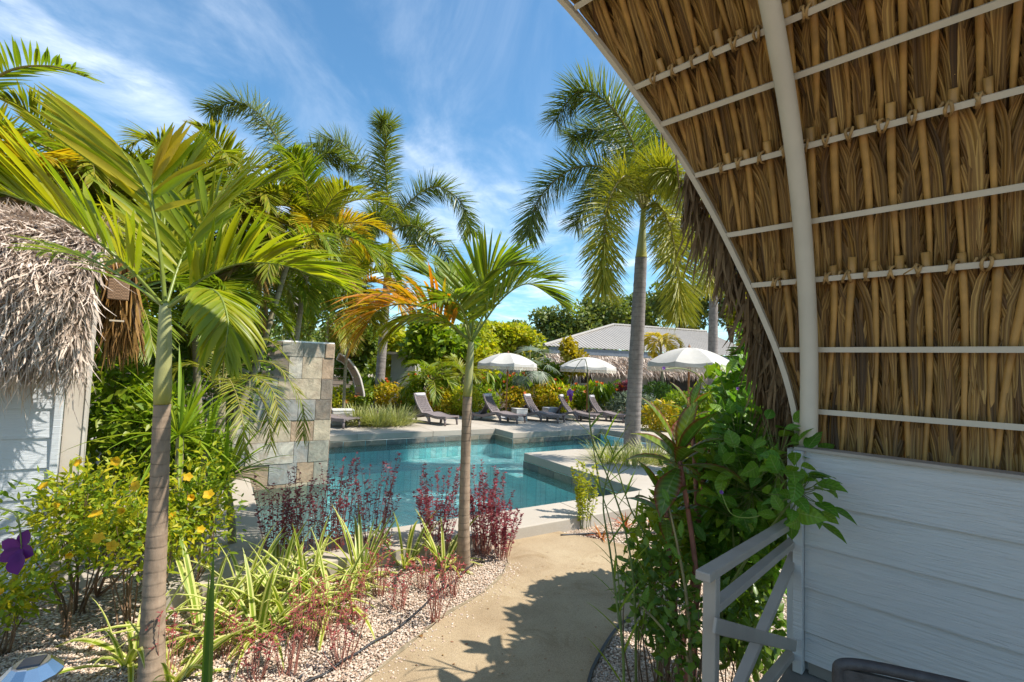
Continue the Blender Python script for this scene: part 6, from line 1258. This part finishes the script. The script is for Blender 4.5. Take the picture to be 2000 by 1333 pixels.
# dark little palm and silver fan palm
c = P(842, 745, 18.6); feather_palm(c, np.array([c[0], c[1], 0.1]), 'small dark feather palm behind the left lounger', 12, 1.5, 0.5, 0.026, 'palm_leaf_green', 0.07, (0.3, 1.3), 1.2, 32, group='small palms in the hedge')
c = P(905, 735, 20.0); feather_palm(c, np.array([c[0], c[1], 0.1]), 'small yellowish feather palm touching the centre palm trunk', 10, 1.5, 0.5, 0.026, 'palm_leaf_areca', 0.07, (0.3, 1.3), 1.2, 30, group='small palms in the hedge')
c = P(1290, 668, 20.0); feather_palm(c, np.array([c[0], c[1], 0.1]), 'yellow crowned small palm above the largest umbrella', 12, 1.2, 0.42, 0.022, 'palm_leaf_gold', 0.06, (0.2, 1.2), 1.5, 30, group='small palms in the hedge')
c = P(1035, 715, 21.0); o = empty('silver_fan_palm', (c[0], c[1], 0.1), 'silver blue fan palm behind the leftmost umbrella', 'palm tree')
trunk(o, [np.array([c[0], c[1], 0.05]), c], [0.16, 0.13], 'trunk_grey', 0.03, 12, 10)
for k in range(13):
    sp = random_frond_spine(c, k*2.4, 1.2-1.5*k/13, 0.9, 0.5); d0 = nrm(sp[-1]-sp[-2]); S = nrm(np.cross(d0, UP)+0.01); hub = sp[-1]; an = np.linspace(-1.7, 1.7, 26); D = np.cos(an)[:, None]*d0+np.sin(an)[:, None]*S
    st = MB().tube(sp, 0.014, 5).build('leaf_stalk', M['rachis_olive'], o, smooth=True); V, Q, at = grow_leaves(np.tile(hub, (26, 1)), D, np.tile(np.cross(S, d0), (26, 1)), 0.75*(0.8+0.4*rng.random(26)), 0.016, 0.8, 'blade', 4, 0.3); np_obj('fan', V, Q, M['silver_leaf'], st, attrs=at, kind='stuff')
# far trees
FT = [(1100, 640, 40, 2.6, 1.7, 'far green tree left of the metal roof ridge'), (1180, 618, 42, 2.8, 2.0, 'far tree with airy crown behind the metal roof'), (1250, 610, 44, 2.6, 2.2, 'far tree directly behind the big foxtail trunk'), (1330, 600, 40, 2.6, 2.0, 'far tree above the metal roof, right of the foxtail trunk'), (1430, 590, 38, 2.8, 2.4, 'far tree showing behind the canopy strands'), (1010, 655, 50, 2.6, 1.3, 'far low tree above the hedge, left of the metal roof'), (940, 650, 50, 2.8, 1.4, 'far tree behind the centre palm fronds')]
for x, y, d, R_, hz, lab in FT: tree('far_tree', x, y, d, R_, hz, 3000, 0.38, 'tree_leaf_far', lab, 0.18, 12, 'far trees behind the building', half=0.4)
# distant wood closing the horizon
m = 26000; pxs = -900+3600*rng.random(m); d = 46+22*rng.random(m); X = (pxs-1000)/FPX*d; top = 4.5+1.6*np.sin(X*0.23)+1.0*np.sin(X*0.71+1); z = top*rng.random(m)**0.6
V, Q, at = grow_leaves(np.stack([X, d, z], 1), rng.normal(size=(m, 3)), nrm(rng.normal(size=(m, 3))*0.5+[0, -0.4, 0.9]), 0.9, 0.36, 0.3, 'ovate', 2, 0.2)
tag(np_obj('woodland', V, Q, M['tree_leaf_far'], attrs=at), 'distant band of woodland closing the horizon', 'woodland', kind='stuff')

m = 420; tpar = rng.random(m); ln_ = smooth_line(PATH[1:8], 200); base_ = ln_[(tpar*199).astype(int)]; X = base_[:, 0]+np.abs(rng.normal(0, 0.10, m)); Y = base_[:, 1]-rng.normal(0, 0.05, m); ok = inside(PATH, X, Y); X, Y = X[ok], Y[ok]; m = len(X)
a = rng.random(m)*6.28; s = 0.004+0.006*rng.random(m); ca, sa = np.cos(a), np.sin(a)
V = np.stack([(tmpl[None, :, 0]*ca[:, None]-tmpl[None, :, 1]*sa[:, None])*s[:, None]+X[:, None], (tmpl[None, :, 0]*sa[:, None]+tmpl[None, :, 1]*ca[:, None])*s[:, None]+Y[:, None], tmpl[None, :, 2]*s[:, None]+0.024], -1).reshape(-1, 3)
tag(np_obj('stray_pebbles', V, (np.arange(m)[:, None, None]*6+tf[None]).reshape(-1, 3), M['pebble'], attrs={'rnd': np.repeat(rng.random(m), 6)}), 'stray pebbles scattered along the edge of the path', 'gravel', kind='stuff')

m = 60; t_ = rng.random((m, 2)); X = []; Y = []
for a_, b_ in t_:
    p = G(800+420*a_, 1060+270*b_, 0.026); X.append(p[0]); Y.append(p[1])
X, Y = np.array(X), np.array(Y); ok = inside(PATH, X, Y); X, Y = X[ok], Y[ok]; m = len(X); a = rng.random(m)*6.28
V, Q, at = grow_leaves(np.stack([X, Y, np.full(m, 0.026)], 1), np.stack([np.cos(a), np.sin(a), np.full(m, 0.08)], 1), np.tile(UP, (m, 1)), 0.012+0.02*rng.random(m), 0.004+0.004*rng.random(m), 0.1, 'ovate', 2, 0.2)
tag(np_obj('leaf_litter', V, Q, M['dry_leaf'], attrs=at), 'tiny dry leaf scraps scattered over the concrete path', 'litter', kind='stuff')
